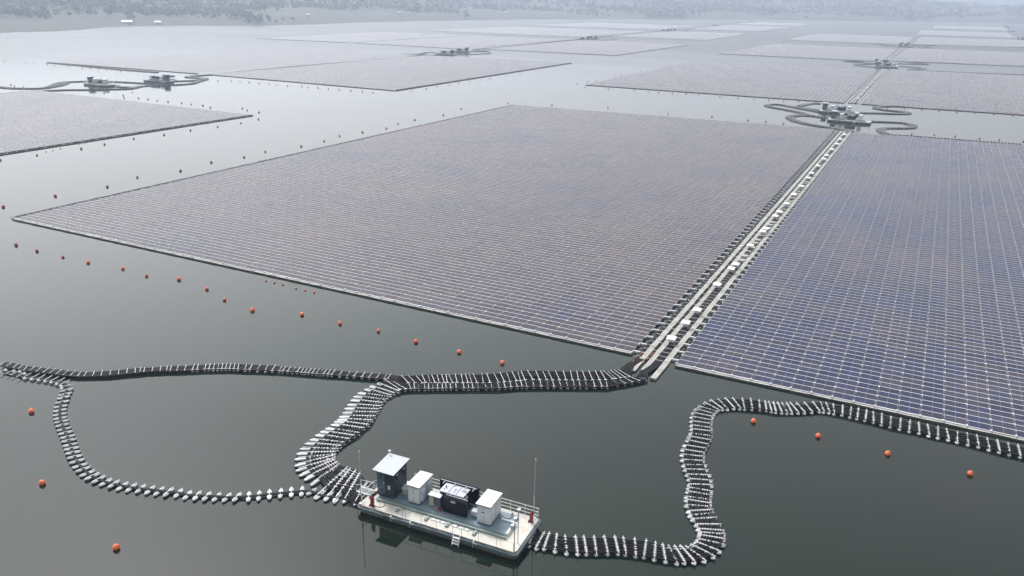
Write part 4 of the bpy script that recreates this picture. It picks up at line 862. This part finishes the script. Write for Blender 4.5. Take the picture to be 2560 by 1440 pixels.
# ---------------------------------------------------------------- the inverter barge and what stands on it
def station(full=True):
    T = []
    B = empty('inverter_barge'); T.append((B, 'barge'))
    L, W = 15.85, 5.3
    b = MB()
    pr = [(0, .25), (.25, 0), (L - .25, 0), (L, .25), (L, W - .25), (L - .25, W), (.25, W), (0, W - .25)]
    b.prism(pr, -.35, .16, M['boot'], bottom_scale=.97)
    b.prism([(x, y) for x, y in pr], .16, .80, M['hull']); b.build('hull', B)
    b = MB()
    b.tube([(.0, .1, .62), (.1, -.05, .62), (L - .1, -.05, .62), (L + .05, .1, .62), (L + .05, W - .1, .62), (L - .1, W + .05, .62), (.1, W + .05, .62), (-.05, W - .1, .62), (-.05, .1, .62)], .15, M['hull'], 10, False); b.build('fender_rail', B, True)
    b = MB(); b.prism([(x * (L - .1) / L + .05, y * (W - .1) / W + .05) for x, y in pr], .80, .86, M['deck']); b.build('deck', B)
    # black rope looping along the deck edge
    b = MB(); q = random.Random(4); pts = []
    for i in range(36): pts.append((.1 + i * .445, -.04 - .05 * math.sin(i * .8) ** 2, .86 - .11 * abs(math.sin(i * .42)) + q.uniform(-.01, .01)))
    b.tube(pts, .028, M['rubber'], 5); b.build('edge_rope', B)
    # rails
    b = MB()
    for z in (1.22, 1.58, 1.95): b.tube([(2.9, W - .08, z), (L - .08, W - .08, z), (L - .08, 3.9, z)], .03, M['rail'], 5)
    x = 2.9
    while x < L: b.tube([(x, W - .08, .86), (x, W - .08, 1.95)], .028, M['rail'], 5); x += 1.44
    b.tube([(L - .08, 3.9, .86), (L - .08, 3.9, 1.95)], .03, M['rail'], 5)
    b.build('back_railing', B)
    b = MB()
    for z in (1.3, 1.85): b.tube([(.08, .5, z), (.08, 2.6, z), (.9, 3.6, z)], .028, M['rail'], 5)
    for p in ((.08, .5), (.08, 1.5), (.08, 2.6), (.9, 3.6)): b.tube([(*p, .86), (*p, 1.85)], .028, M['rail'], 5)
    b.tube([(.08, .5, 1.3), (-.7, 1.6, 1.9)], .025, M['rail'], 5)
    b.build('side_railing', B)
    b = MB()
    for seg in ((2.3, 3.5, 4.7), (5.0, 6.6, 8.15, 9.8), (10.65, 12.3, 14.0, 15.6)):
        for x in seg: b.tube([(x, .06, .86), (x, .06, 1.78)], .02, M['steel'], 5)
        b.tube([(seg[0], .06, 1.78), (seg[-1], .06, 1.78)], .016, M['rail'], 5)
    b.build('front_railing', B)
    b = MB()
    for x in (9.95, 10.6): b.tube([(x, .05, .9), (x, -.1, .92), (x, -.42, .08), (x, -.42, -.2)], .04, M['white'], 6)
    for t in (.2, .5, .8): b.box(9.95, 10.6, -.12 - .3 * t - .13, -.12 - .3 * t + .1, .86 - .8 * t, .90 - .8 * t, M['white'])
    b.build('ladder', B)
    for x in (3.6, 5.6, 11.9):
        b = MB(); b.tube([(x, 0, .84), (x, -.22, .8), (x, -.24, .3)], .035, M['steel'], 6); b.tube([(x, -.2, .72), (x + .32, -.2, .66)], .03, M['steel'], 6); b.build('mooring_hook', B)
    # steel skid that carries the equipment
    b = MB(); b.box(1.15, 14.1, 1.62, 4.55, 1.0, 1.08, M['skid'])
    for y in (1.62, 4.43): b.box(1.15, 14.1, y - .004, y + .124, .865, .998, M['skid_dark'])
    b.build('skid', B)
    b = MB(); b.box(1.1, 14.35, 1.22, 1.44, .98, 1.06, M['tray']); b.box(1.1, 14.35, 1.18, 1.215, .98, 1.12, M['tray']); b.box(1.1, 14.35, 1.445, 1.48, .98, 1.12, M['tray'])
    for x in (3.75, 6.75, 8.85, 11.55): b.box(x - .11, x + .11, .5, 1.17, .90, 1.03, M['tray'])
    for x in (1.3, 3.75, 6.75, 8.85, 11.55, 14.0): b.box(x - .05, x + .05, 1.23, 1.43, .863, .978, M['tray'])
    b.build('cable_tray', B)
    b = MB()
    for x in (6.45, 7.1, 7.55, 8.1, 8.6, 9.3, 9.95, 10.5): b.bbox(x, x + .42, .86, 1.10, .862, .97, M['white'], .015)
    b.build('cable_covers', B)
    b = MB(); b.box(12.9, 14.4, 3.35, 3.5, 1.082, 1.2, M['white']); b.box(14.15, 14.3, 1.65, 3.34, 1.082, 1.2, M['white']); b.build('drip_rim', B)
    if full:
        cu = bpy.data.curves.new('hull_number', 'FONT'); cu.body = '302'; cu.size = .46; cu.extrude = .004
        to = bpy.data.objects.new('t', cu); COL.objects.link(to)
        me = bpy.data.meshes.new_from_object(to); bpy.data.objects.remove(to)
        me.materials.clear(); me.materials.append(M['glyph'])
        o = bpy.data.objects.new('hull_number', me); COL.objects.link(o); o.parent = B; o.location = (2.75, -.212, .42); o.rotation_euler = (PI / 2, 0, 0)
    # dark switchgear house
    S = empty('switchgear_house', (0, 0, 0)); T.append((S, 'house'))
    b = MB(); b.box(.98, 2.72, 1.8, 4.05, 1.085, 1.42, M['skid_dark']); b.build('plinth', S)
    b = MB(); b.bbox(.95, 2.75, 1.76, 4.08, 1.42, 3.82, M['tower'], .02); b.build('body', S)
    b = MB(); z0, z1 = 3.84, 4.02
    b.add([(.7, 1.42, z0), (2.98, 1.42, z0), (2.98, 4.32, z1), (.7, 4.32, z1), (.7, 1.42, z0 + .09), (2.98, 1.42, z0 + .09), (2.98, 4.32, z1 + .09), (.7, 4.32, z1 + .09)],
          [(0, 3, 2, 1), (0, 1, 5, 4), (1, 2, 6, 5), (2, 3, 7, 6), (3, 0, 4, 7)], M['tower'])
    b.add([(.7, 1.42, z0 + .09), (2.98, 1.42, z0 + .09), (2.98, 4.32, z1 + .09), (.7, 4.32, z1 + .09)], [(0, 1, 2, 3)], M['roofgrey'])
    b.build('roof', S)
    d = MB(); d.box(1.03, 1.80, 1.735, 1.758, 1.55, 3.72, M['tower_door']); d = d.build('door', S)
    b = MB(); b.box(1.28, 1.60, 1.715, 1.733, 3.25, 3.5, M['vent']); b.box(1.28, 1.60, 1.715, 1.733, 1.68, 1.95, M['vent']); b.build('vent', d)
    b = MB(); 
    for i, x in enumerate((1.2, 1.29, 1.38, 1.47, 1.6)): b.box(x, x + .065, 1.722, 1.733, 3.04, 3.13, M['glyph'])
    b.build('lettering', d)
    b = MB(); b.tube([(1.72, 1.70, 2.55), (1.72, 1.70, 2.72)], .025, M['label'], 6); b.build('handle', d)
    b = MB(); b.box(2.12, 2.36, 1.735, 1.758, 2.05, 2.45, M['label']); b.box(2.19, 2.29, 1.728, 1.734, 2.15, 2.33, M['steel']); b.build('notice', S)
    b = MB(); b.box(2.1, 2.4, 1.74, 1.758, 2.6, 2.75, M['boot']); b.build('nameplate', S)
    for y in (2.15, 3.3):
        b = MB(); b.bbox(2.752, 2.98, y, y + .34, 3.05, 3.42, M['tower'], .02); b.add([(2.98, y, 3.28), (2.98, y + .34, 3.28), (2.79, y + .34, 3.47), (2.79, y, 3.47)], [(0, 1, 2, 3)], M['roofgrey']); b.build('air_hood', S)
    b = MB(); b.tube([(.9, 4.1, 4.1), (.9, 4.1, 4.45)], .025, M['steel'], 6); b.bbox(.8, 1.0, 4.0, 4.22, 4.42, 4.56, M['white'], .02); b.build('camera_pod', S)
    # beige junction box
    J = empty('junction_box'); T.append((J, 'jb'))
    b = MB(); b.bbox(3.16, 3.66, 2.55, 3.15, 1.35, 1.98, M['beige'], .02); b.build('box', J)
    b = MB(); b.add([(3.1, 2.45, 2.0), (3.72, 2.45, 2.0), (3.72, 3.22, 2.08), (3.1, 3.22, 2.08), (3.1, 2.45, 1.97), (3.72, 2.45, 1.97), (3.72, 3.22, 2.04), (3.1, 3.22, 2.04)], [(0, 1, 2, 3), (7, 6, 5, 4), (4, 5, 1, 0), (5, 6, 2, 1), (6, 7, 3, 2), (7, 4, 0, 3)], M['beige']); b.build('lid', J)
    b = MB()
    for p in ((3.2, 2.6), (3.62, 2.6), (3.2, 3.1), (3.62, 3.1)): b.tube([(*p, 1.085), (*p, 1.36)], .02, M['beige'], 5)
    b.build('stand', J)
    # two white inverter cabinets
    def cab(x0, x1, y0, y1, z1, nm, acs, plates):
        K = empty('inverter_cabinet'); T.append((K, nm))
        b = MB(); b.box(x0 + .03, x1 - .03, y0 + .03, y1 - .03, 1.085, 1.24, M['skid_dark']); b.build('plinth', K)
        b = MB(); b.bbox(x0, x1, y0, y1, 1.24, z1 - .16, M['door_white'], .02)
        b.build('body', K)
        b = MB(); b.box(x0 + .04, x1 - .04, y0 - .012, y0 - .003, 1.3, z1 - .22, M['door_white']); b.tube([(x0 + .12, y0 - .03, 2.0), (x0 + .12, y0 - .03, 2.25)], .018, M['steel'], 5); b.build('door', K)
        b = MB(); xm = (x0 + x1) / 2; b.box(xm - .012, xm + .012, y0 - .02, y0 - .0125, 1.3, z1 - .24, M['vent']); b.box(x0 + .06, x1 - .06, y0 - .02, y0 - .0125, 1.42, 1.44, M['vent']); b.build('door_seam', K)
        b = MB(); b.box(x1 + .003, x1 + .012, y0 + .15, y1 - .15, 1.36, 1.385, M['vent']); b.box(x1 + .003, x1 + .012, (y0 + y1) / 2 - .012, (y0 + y1) / 2 + .012, 1.39, z1 - .26, M['vent']); b.build('side_seam', K)
        b = MB(); b.box(x0 - .04, x1 + .04, y0 - .04, y1 + .04, z1 - .16, z1 - .03, M['rubber']); b.build('eaves_band', K)
        b = MB(); b.bbox(x0 - .09, x1 + .09, y0 - .12, y1 + .12, z1 - .03, z1 + .06, M['white_roof'], .03); b.build('roof', K)
        for ya in acs:
            b = MB(); b.bbox(x1 + .003, x1 + .22, ya, ya + .62, 1.5, 2.62, M['ac'], .03)
            b = b.build('air_conditioner', K)
            g = MB(); g.box(x1 + .222, x1 + .232, ya + .1, ya + .52, 1.65, 2.05, M['steel']); g.build('grille', b)
        for (xa, xb, za, zb, mm) in plates:
            b = MB(); b.box(xa, xb, y0 - .03, y0 - .014, za, zb, M[mm]); b.build('nameplate', K)
    cab(4.12, 5.32, 2.0, 4.3, 3.02, 'cab1', (2.15, 3.45), ((4.62, 4.78, 1.9, 2.12, 'label'),))
    cab(11.15, 12.47, 2.02, 4.25, 3.12, 'cab2', (), ((11.6, 11.85, 2.5, 2.75, 'ac'), (11.58, 11.9, 2.3, 2.38, 'skid_dark'), (11.64, 11.82, 2.05, 2.28, 'label')))
    # transformer
    X = empty('transformer'); T.append((X, 'tr'))
    b = MB(); b.box(6.9, 9.7, 2.5, 4.1, 1.085, 1.2, M['skid_dark']); b.build('base', X)
    b = MB(); b.box(7.12, 9.4, 2.75, 3.95, 1.2, 2.78, M['navy']); b.build('tank', X)
    b = MB(); b.bbox(7.02, 9.5, 2.62, 4.02, 2.785, 2.86, M['tanktop'], .02)
    for x in (7.9, 8.7): b.box(x - .02, x + .02, 2.7, 3.95, 2.862, 2.885, M['skid_dark'])
    b.build('tank_cover', X)
    for x, y, r_, h in ((7.4, 3.3, .06, .26), (7.35, 3.0, .05, .12), (8.3, 3.4, .13, .10), (8.4, 3.0, .07, .07), (9.05, 3.4, .05, .18), (9.2, 3.4, .05, .18), (9.33, 3.45, .05, .18)):
        b = MB(); b.lathe([(r_, 2.862), (r_, 2.862 + h * .7), (r_ * .6, 2.862 + h), (.001, 2.862 + h)], M['skid_dark'] if h > .2 else M['tanktop'], 10, (x, y)); b.build('bushing', X)
    def rad(x0, x1, y0, y1, z0, z1):
        b = MB(); n = int((x1 - x0) / .085)
        for i in range(n):
            x = x0 + (x1 - x0) * i / n; b.box(x, x + .05, y0, y1, z0, z1, M['navy'])
        b.box(x0, x1, y0 + .05, y1 - .05, z0 + .03, z1 - .03, M['navy'])
        b.tube([(x0, (y0 + y1) / 2, z1 + .03), (x1, (y0 + y1) / 2, z1 + .03)], .06, M['navy'], 8)
        return b
    b = rad(7.72, 10.05, 2.14, 2.46, 1.22, 2.62); b.box(7.72, 10.05, 2.10, 2.136, 1.22, 2.66, M['navy']); b.box(8.5, 8.95, 2.085, 2.098, 2.35, 2.55, M['ac']); b.build('radiator', X)
    b = rad(6.25, 10.2, 4.16, 4.5, 1.22, 2.95); b.build('radiator', X)
    b = MB()
    b.tube([(7.8, 2.52, 2.72), (10.0, 2.52, 2.72)], .045, M['tanktop'], 6); b.tube([(8.2, 2.52, 2.72), (8.2, 2.9, 2.84)], .035, M['tanktop'], 6); b.tube([(9.6, 2.52, 2.72), (9.75, 2.95, 2.72), (9.5, 3.05, 2.86)], .035, M['tanktop'], 6)
    b.tube([(6.4, 4.1, 3.0), (10.1, 4.1, 3.0)], .045, M['tanktop'], 6)
    for x in (6.9, 8.0, 9.1, 9.9): b.tube([(x, 4.1, 3.0), (x - .1, 3.75, 2.88)], .035, M['tanktop'], 6)
    b.build('oil_pipe', X)
    for (x0, x1, mm) in ((6.15, 6.62, 'beige'), (6.78, 7.32, 'tower_door')):
        b = MB(); b.bbox(x0, x1, 2.3, 2.72, 1.3, 2.36, M[mm], .02); b.build('control_box', X)
        b = MB(); b.bbox(x0 - .05, x1 + .05, 2.18, 2.78, 2.37, 2.43, M['white_roof'], .015); b.build('box_roof', X)
    b = MB(); b.tube([(7.1, 2.15, 1.2), (7.45, 2.1, 1.2)], .10, M['red'], 8); b.tube([(7.28, 2.1, 1.2), (7.28, 2.05, 1.42)], .05, M['red'], 8); b.build('valve', X)
    b = MB(); b.bbox(10.3, 10.85, 2.5, 3.1, 1.3, 1.75, M['tanktop'], .02); b.build('terminal_box', X)
    # masts
    for (x, y, h, nm) in ((.15, .3, 6.25, 'mL'), (15.3, 5.12, 6.9, 'mR')):
        K = empty('lightning_mast'); T.append((K, nm))
        b = MB(); b.tube([(x, y, .86), (x, y, 3.2)], .045, M['steel'], 6); b.tube([(x, y, 3.2), (x + .03, y, h)], .026, M['steel'], 6); b.build('pole', K)
        b = MB(); b.lathe([(.001, h - .02), (.06, h), (.06, h + .12), (.001, h + .2)], M['label'], 8, (x + .03, y)); b.build('tip', K)
        b = MB(); b.box(x - .18, x + .18, y - .18, y + .18, .862, .9, M['steel']); b.build('foot', K)
    if full:
        for (x, y, h, nm) in ((15.45, 1.3, 4.2, 'l1'), (15.62, .18, 4.1, 'l2')):
            K = empty('lamp_post'); T.append((K, nm))
            b = MB(); b.tube([(x, y, .86), (x, y, h)], .045, M['steel'], 8); b.build('pole', K)
            b = MB(); b.bbox(x - .12, x + .14, y - .1, y + .22, h, h + .1, M['white'], .02); b.build('lamp_head', K)
            if nm == 'l2':
                b = MB(); b.bbox(x - .34, x - .08, y - .15, y + .15, 3.0, 3.45, M['ac'], .02); b.build('control_box', K)
                b = MB(); b.tube([(x, y, 4.0), (x - .3, y + .1, 4.3)], .02, M['steel'], 5); b.add([(x - .42, y + .1, 4.2), (x - .22, y + .1, 4.28), (x - .3, y + .1, 4.6), (x - .42, y + .12, 4.2), (x - .22, y + .12, 4.28), (x - .3, y + .12, 4.6)], [(0, 1, 2), (5, 4, 3), (0, 3, 4, 1), (1, 4, 5, 2), (2, 5, 3, 0)], M['rubber']); b.build('wind_vane', K)
        for (x, y, nm) in ((1.3, .35, 'e1'), (15.35, 4.5, 'e2')):
            K = empty('fire_extinguisher'); T.append((K, nm))
            b = MB(); b.lathe([(.001, .98), (.17, 1.0), (.18, 1.05), (.18, 1.7), (.15, 1.8), (.06, 1.88), (.05, 1.95), (.001, 1.96)], M['red'], 12, (x, y)); b.build('cylinder', K, True)
            b = MB(); b.tube([(x, y, 1.93), (x + .16, y, 2.0)], .03, M['rubber'], 5); b.tube([(x + .05, y, 1.93), (x + .26, y + .02, 1.7), (x + .24, y, 1.25)], .02, M['rubber'], 5); b.build('hose', K)
            b = MB(); b.box(x - .22, x + .22, y - .1, y - .06, .9, .98, M['rubber']); 
            for sx in (-.2, .2): b.tube([(x + sx, y - .14, .95), (x + sx, y + .02, .95)], .09, M['rubber'], 8)
            b.build('trolley', K)
        K = empty('deck_hose'); T.append((K, 'h1'))
        b = MB(); b.tube([(1.5, .5, .9), (1.9, .4, .89), (2.3, .7, .89), (2.2, 1.1, .89), (1.8, 1.35, .9)], .022, M['cable'], 5); b.build('hose', K)
        K = empty('deck_hose'); T.append((K, 'h2'))
        b = MB(); b.tube([(12.6, 3.5, 1.1), (13.4, 3.7, 1.12), (13.8, 4.3, 1.1), (13.3, 4.7, .9), (12.7, 4.6, .9)], .022, M['cable'], 5); b.build('hose', K)
        K = empty('access_gangway'); T.append((K, 'g'))
        b = MB(); b.box(-1.3, .25, 1.55, 1.65, .9, .96, M['rail']); b.box(-1.3, .25, 2.35, 2.45, .9, .96, M['rail'])
        for i in range(7): b.box(-1.25 + i * .22, -1.13 + i * .22, 1.65, 2.35, .91, .94, M['tray'])
        b.build('treads', K)
        b = MB()
        for y in (1.6, 2.4): b.tube([(-1.3, y, 1.7), (.2, y, 1.8)], .024, M['rail'], 5); b.tube([(-1.3, y, .95), (-1.3, y, 1.7)], .024, M['rail'], 5)
        b.build('handrail', K)
    return T

LBL = {'barge': 'white decked, dark hulled inverter barge with rails', 'house': 'tall dark switchgear house', 'jb': 'small beige junction box',
       'cab1': 'white cabinet beside the dark house', 'cab2': 'end white cabinet', 'tr': 'black finned transformer',
       'mL': 'slim mast at the house end', 'mR': 'slim mast at the other end', 'l1': 'thin lamp post, inner one of two', 'l2': 'lamp post with control box and wind vane',
       'e1': 'red wheeled fire extinguisher on the left front deck', 'e2': 'red fire extinguisher at the right rear rail', 'h1': 'thin black hose curling beside the left fire extinguisher', 'h2': 'thin black hose curling right of the plain white cabinet', 'g': 'small railed gangway at the left end'}
CATS = {'barge': 'barge', 'house': 'switchgear house', 'jb': 'junction box', 'cab1': 'cabinet', 'cab2': 'cabinet', 'tr': 'transformer', 'mL': 'mast', 'mR': 'mast', 'l1': 'lamp post', 'l2': 'lamp post', 'e1': 'fire extinguisher', 'e2': 'fire extinguisher', 'h1': 'hose', 'h2': 'hose', 'g': 'gangway'}
GRP = {'barge': 'inverter barges', 'house': 'switchgear houses on the barges', 'jb': 'junction boxes on the barges', 'cab1': 'white inverter cabinets on the barges', 'cab2': 'white inverter cabinets on the barges', 'tr': 'transformers on the barges', 'mL': 'lightning masts on the barges', 'mR': 'lightning masts on the barges',
       'l1': 'lamp posts on the near barge', 'l2': 'lamp posts on the near barge', 'e1': 'fire extinguishers on the near barge', 'e2': 'fire extinguishers on the near barge', 'h1': 'hoses on the near barge', 'h2': 'hoses on the near barge'}
T0 = station(True)
def place(T, ox, oy, rz, where, flip=False):
    c, s = math.cos(rz), math.sin(rz)
    for o, k in T:
        o.location = (ox, oy, 0); o.rotation_euler = (0, 0, rz)
        tag(o, LBL[k] + ' ' + where, CATS[k], GRP.get(k))
place(T0, -40.65, 49.55, math.radians(3.0), 'on the big near barge' )
T0[0][0]['label'] = 'big near inverter barge with stained white deck and number on its dark hull'
WH = ['front barge of the pair beyond the near walkways', 'rear barge of the pair beyond the near walkways', 'front barge of the second right-hand pair', 'rear barge of the second right-hand pair', 'front barge of the third right-hand pair', 'rear barge of the third right-hand pair',
      'leftmost far barge', 'second barge from the left in the distance', 'left barge of the middle pair', 'right barge of the middle pair', 'first of two small upper middle barges', 'second of two small upper middle barges',
      'first barge above the upper middle ones', 'second barge above the upper middle ones', 'tiny barge near the far shore', 'tiniest barge below the far shore', 'hazy barge cut by the right frame edge', 'hazy barge near the right frame edge', 'faintest barge in the upper right']
for j, (xa, ya, xb, yb, fl) in enumerate(DATA['ST']):
    cx, cy = (xa + xb) / 2, (ya + yb) / 2; rz = math.radians(((j * 37) % 9 - 4) * .8)
    keep = ('barge', 'house', 'cab1', 'cab2', 'tr', 'mL', 'mR', 'jb')
    if j >= 6 and j not in (6, 7): keep = ('barge', 'house', 'cab1', 'cab2', 'tr', 'mL', 'mR')
    for o, k in T0:
        if k not in keep: continue
        c = copy_tree(o)
        if fl: c.location = (cx + 7.92, cy + 5.3, 0); c.rotation_euler = (0, 0, PI + rz)
        else: c.location = (cx - 7.92, cy, 0); c.rotation_euler = (0, 0, rz)
        tag(c, (LBL[k] + ', ' + WH[j]) if k != 'barge' else 'inverter barge, the ' + WH[j], CATS[k], GRP[k])

# ---------------------------------------------------------------- small far things
mk_ = empty('channel_marker', (DATA['pole'][0], DATA['pole'][1], 0))
b = MB(); b.lathe([(.001, -.3), (1.0, -.3), (1.0, .45), (.001, .5)], M['orange'], 12); b.build('base_float', mk_)
b = MB(); b.tube([(0, 0, .4), (0, 0, 4.2)], .14, M['steel'], 6); b.lathe([(.35, 3.2), (.35, 4.3), (.001, 4.5)], M['red'], 8); b.build('post', mk_)
tag(mk_, 'tiny upright channel marker alone on the hazy water', 'marker')
HL = ['long low white building on the far left shore, lower one', 'white building on the hillside above the far left shore', 'small white house high on the far left hillside', 'small white house on the hill slope in the upper middle left', 'small white house above the shore near the upper middle', 'small pale house at the far left hill edge', 'small pale house low by the upper left shore']
for i, d in enumerate(DATA['HD']):
    t = 500.0; p = None
    while t < 4200:
        x, y, z = d[0] * t, d[1] * t, 45 + d[2] * t
        if math.hypot(x, y) > shore_r(math.degrees(math.atan2(x, y))) and z <= terrain_h(x, y): p = (x, y, terrain_h(x, y)); break
        t += 6
    if p is None: continue
    k = (1.3, .8, .4, .55, .5, .4, .5)[i]
    r = empty('lakeside_house', (p[0], p[1], p[2] - .4), math.atan2(d[1], d[0]) + PI / 2)
    b = MB(); b.box(-4.5 * k, 4.5 * k, -3, 3, -1, 2.4, M['beige']); b.build('walls', r)
    b = MB(); b.add([(-5 * k, -3.5, 2.8), (5 * k, -3.5, 2.8), (5 * k, 3.5, 2.8), (-5 * k, 3.5, 2.8), (-5 * k, 0, 4.6), (5 * k, 0, 4.6)], [(0, 1, 5, 4), (2, 3, 4, 5), (0, 4, 3), (1, 2, 5)], M['roofgrey']); b.build('roof', r)
    for x in (-3, 0, 3): b = MB(); b.box(x * k - .6, x * k + .6, -3.03, -3.0, .6, 1.9, M['vent']); b.build('window', r)
    tag(r, HL[i], 'house', 'small houses on the far shore')

# ---------------------------------------------------------------- haze
hb = MB(); hb.box(-3500, 3500, -380, 5200, -4.5, 125, M['water'])
hme = hb.mesh('haze'); hme.materials.clear()
hm = bpy.data.materials.new('haze_air'); hm.use_nodes = True; hn = hm.node_tree; hn.nodes.clear()
pv = hn.nodes.new('ShaderNodeVolumePrincipled'); ho = hn.nodes.new('ShaderNodeOutputMaterial')
pv.inputs['Color'].default_value = HAZE_COLOR; pv.inputs['Density'].default_value = HAZE_DENSITY; pv.inputs['Anisotropy'].default_value = 0.4
hn.links.new(pv.outputs[0], ho.inputs['Volume'])
hme.materials.append(hm)
ho_ = bpy.data.objects.new('haze', hme); COL.objects.link(ho_); ho_['kind'] = 'stuff'
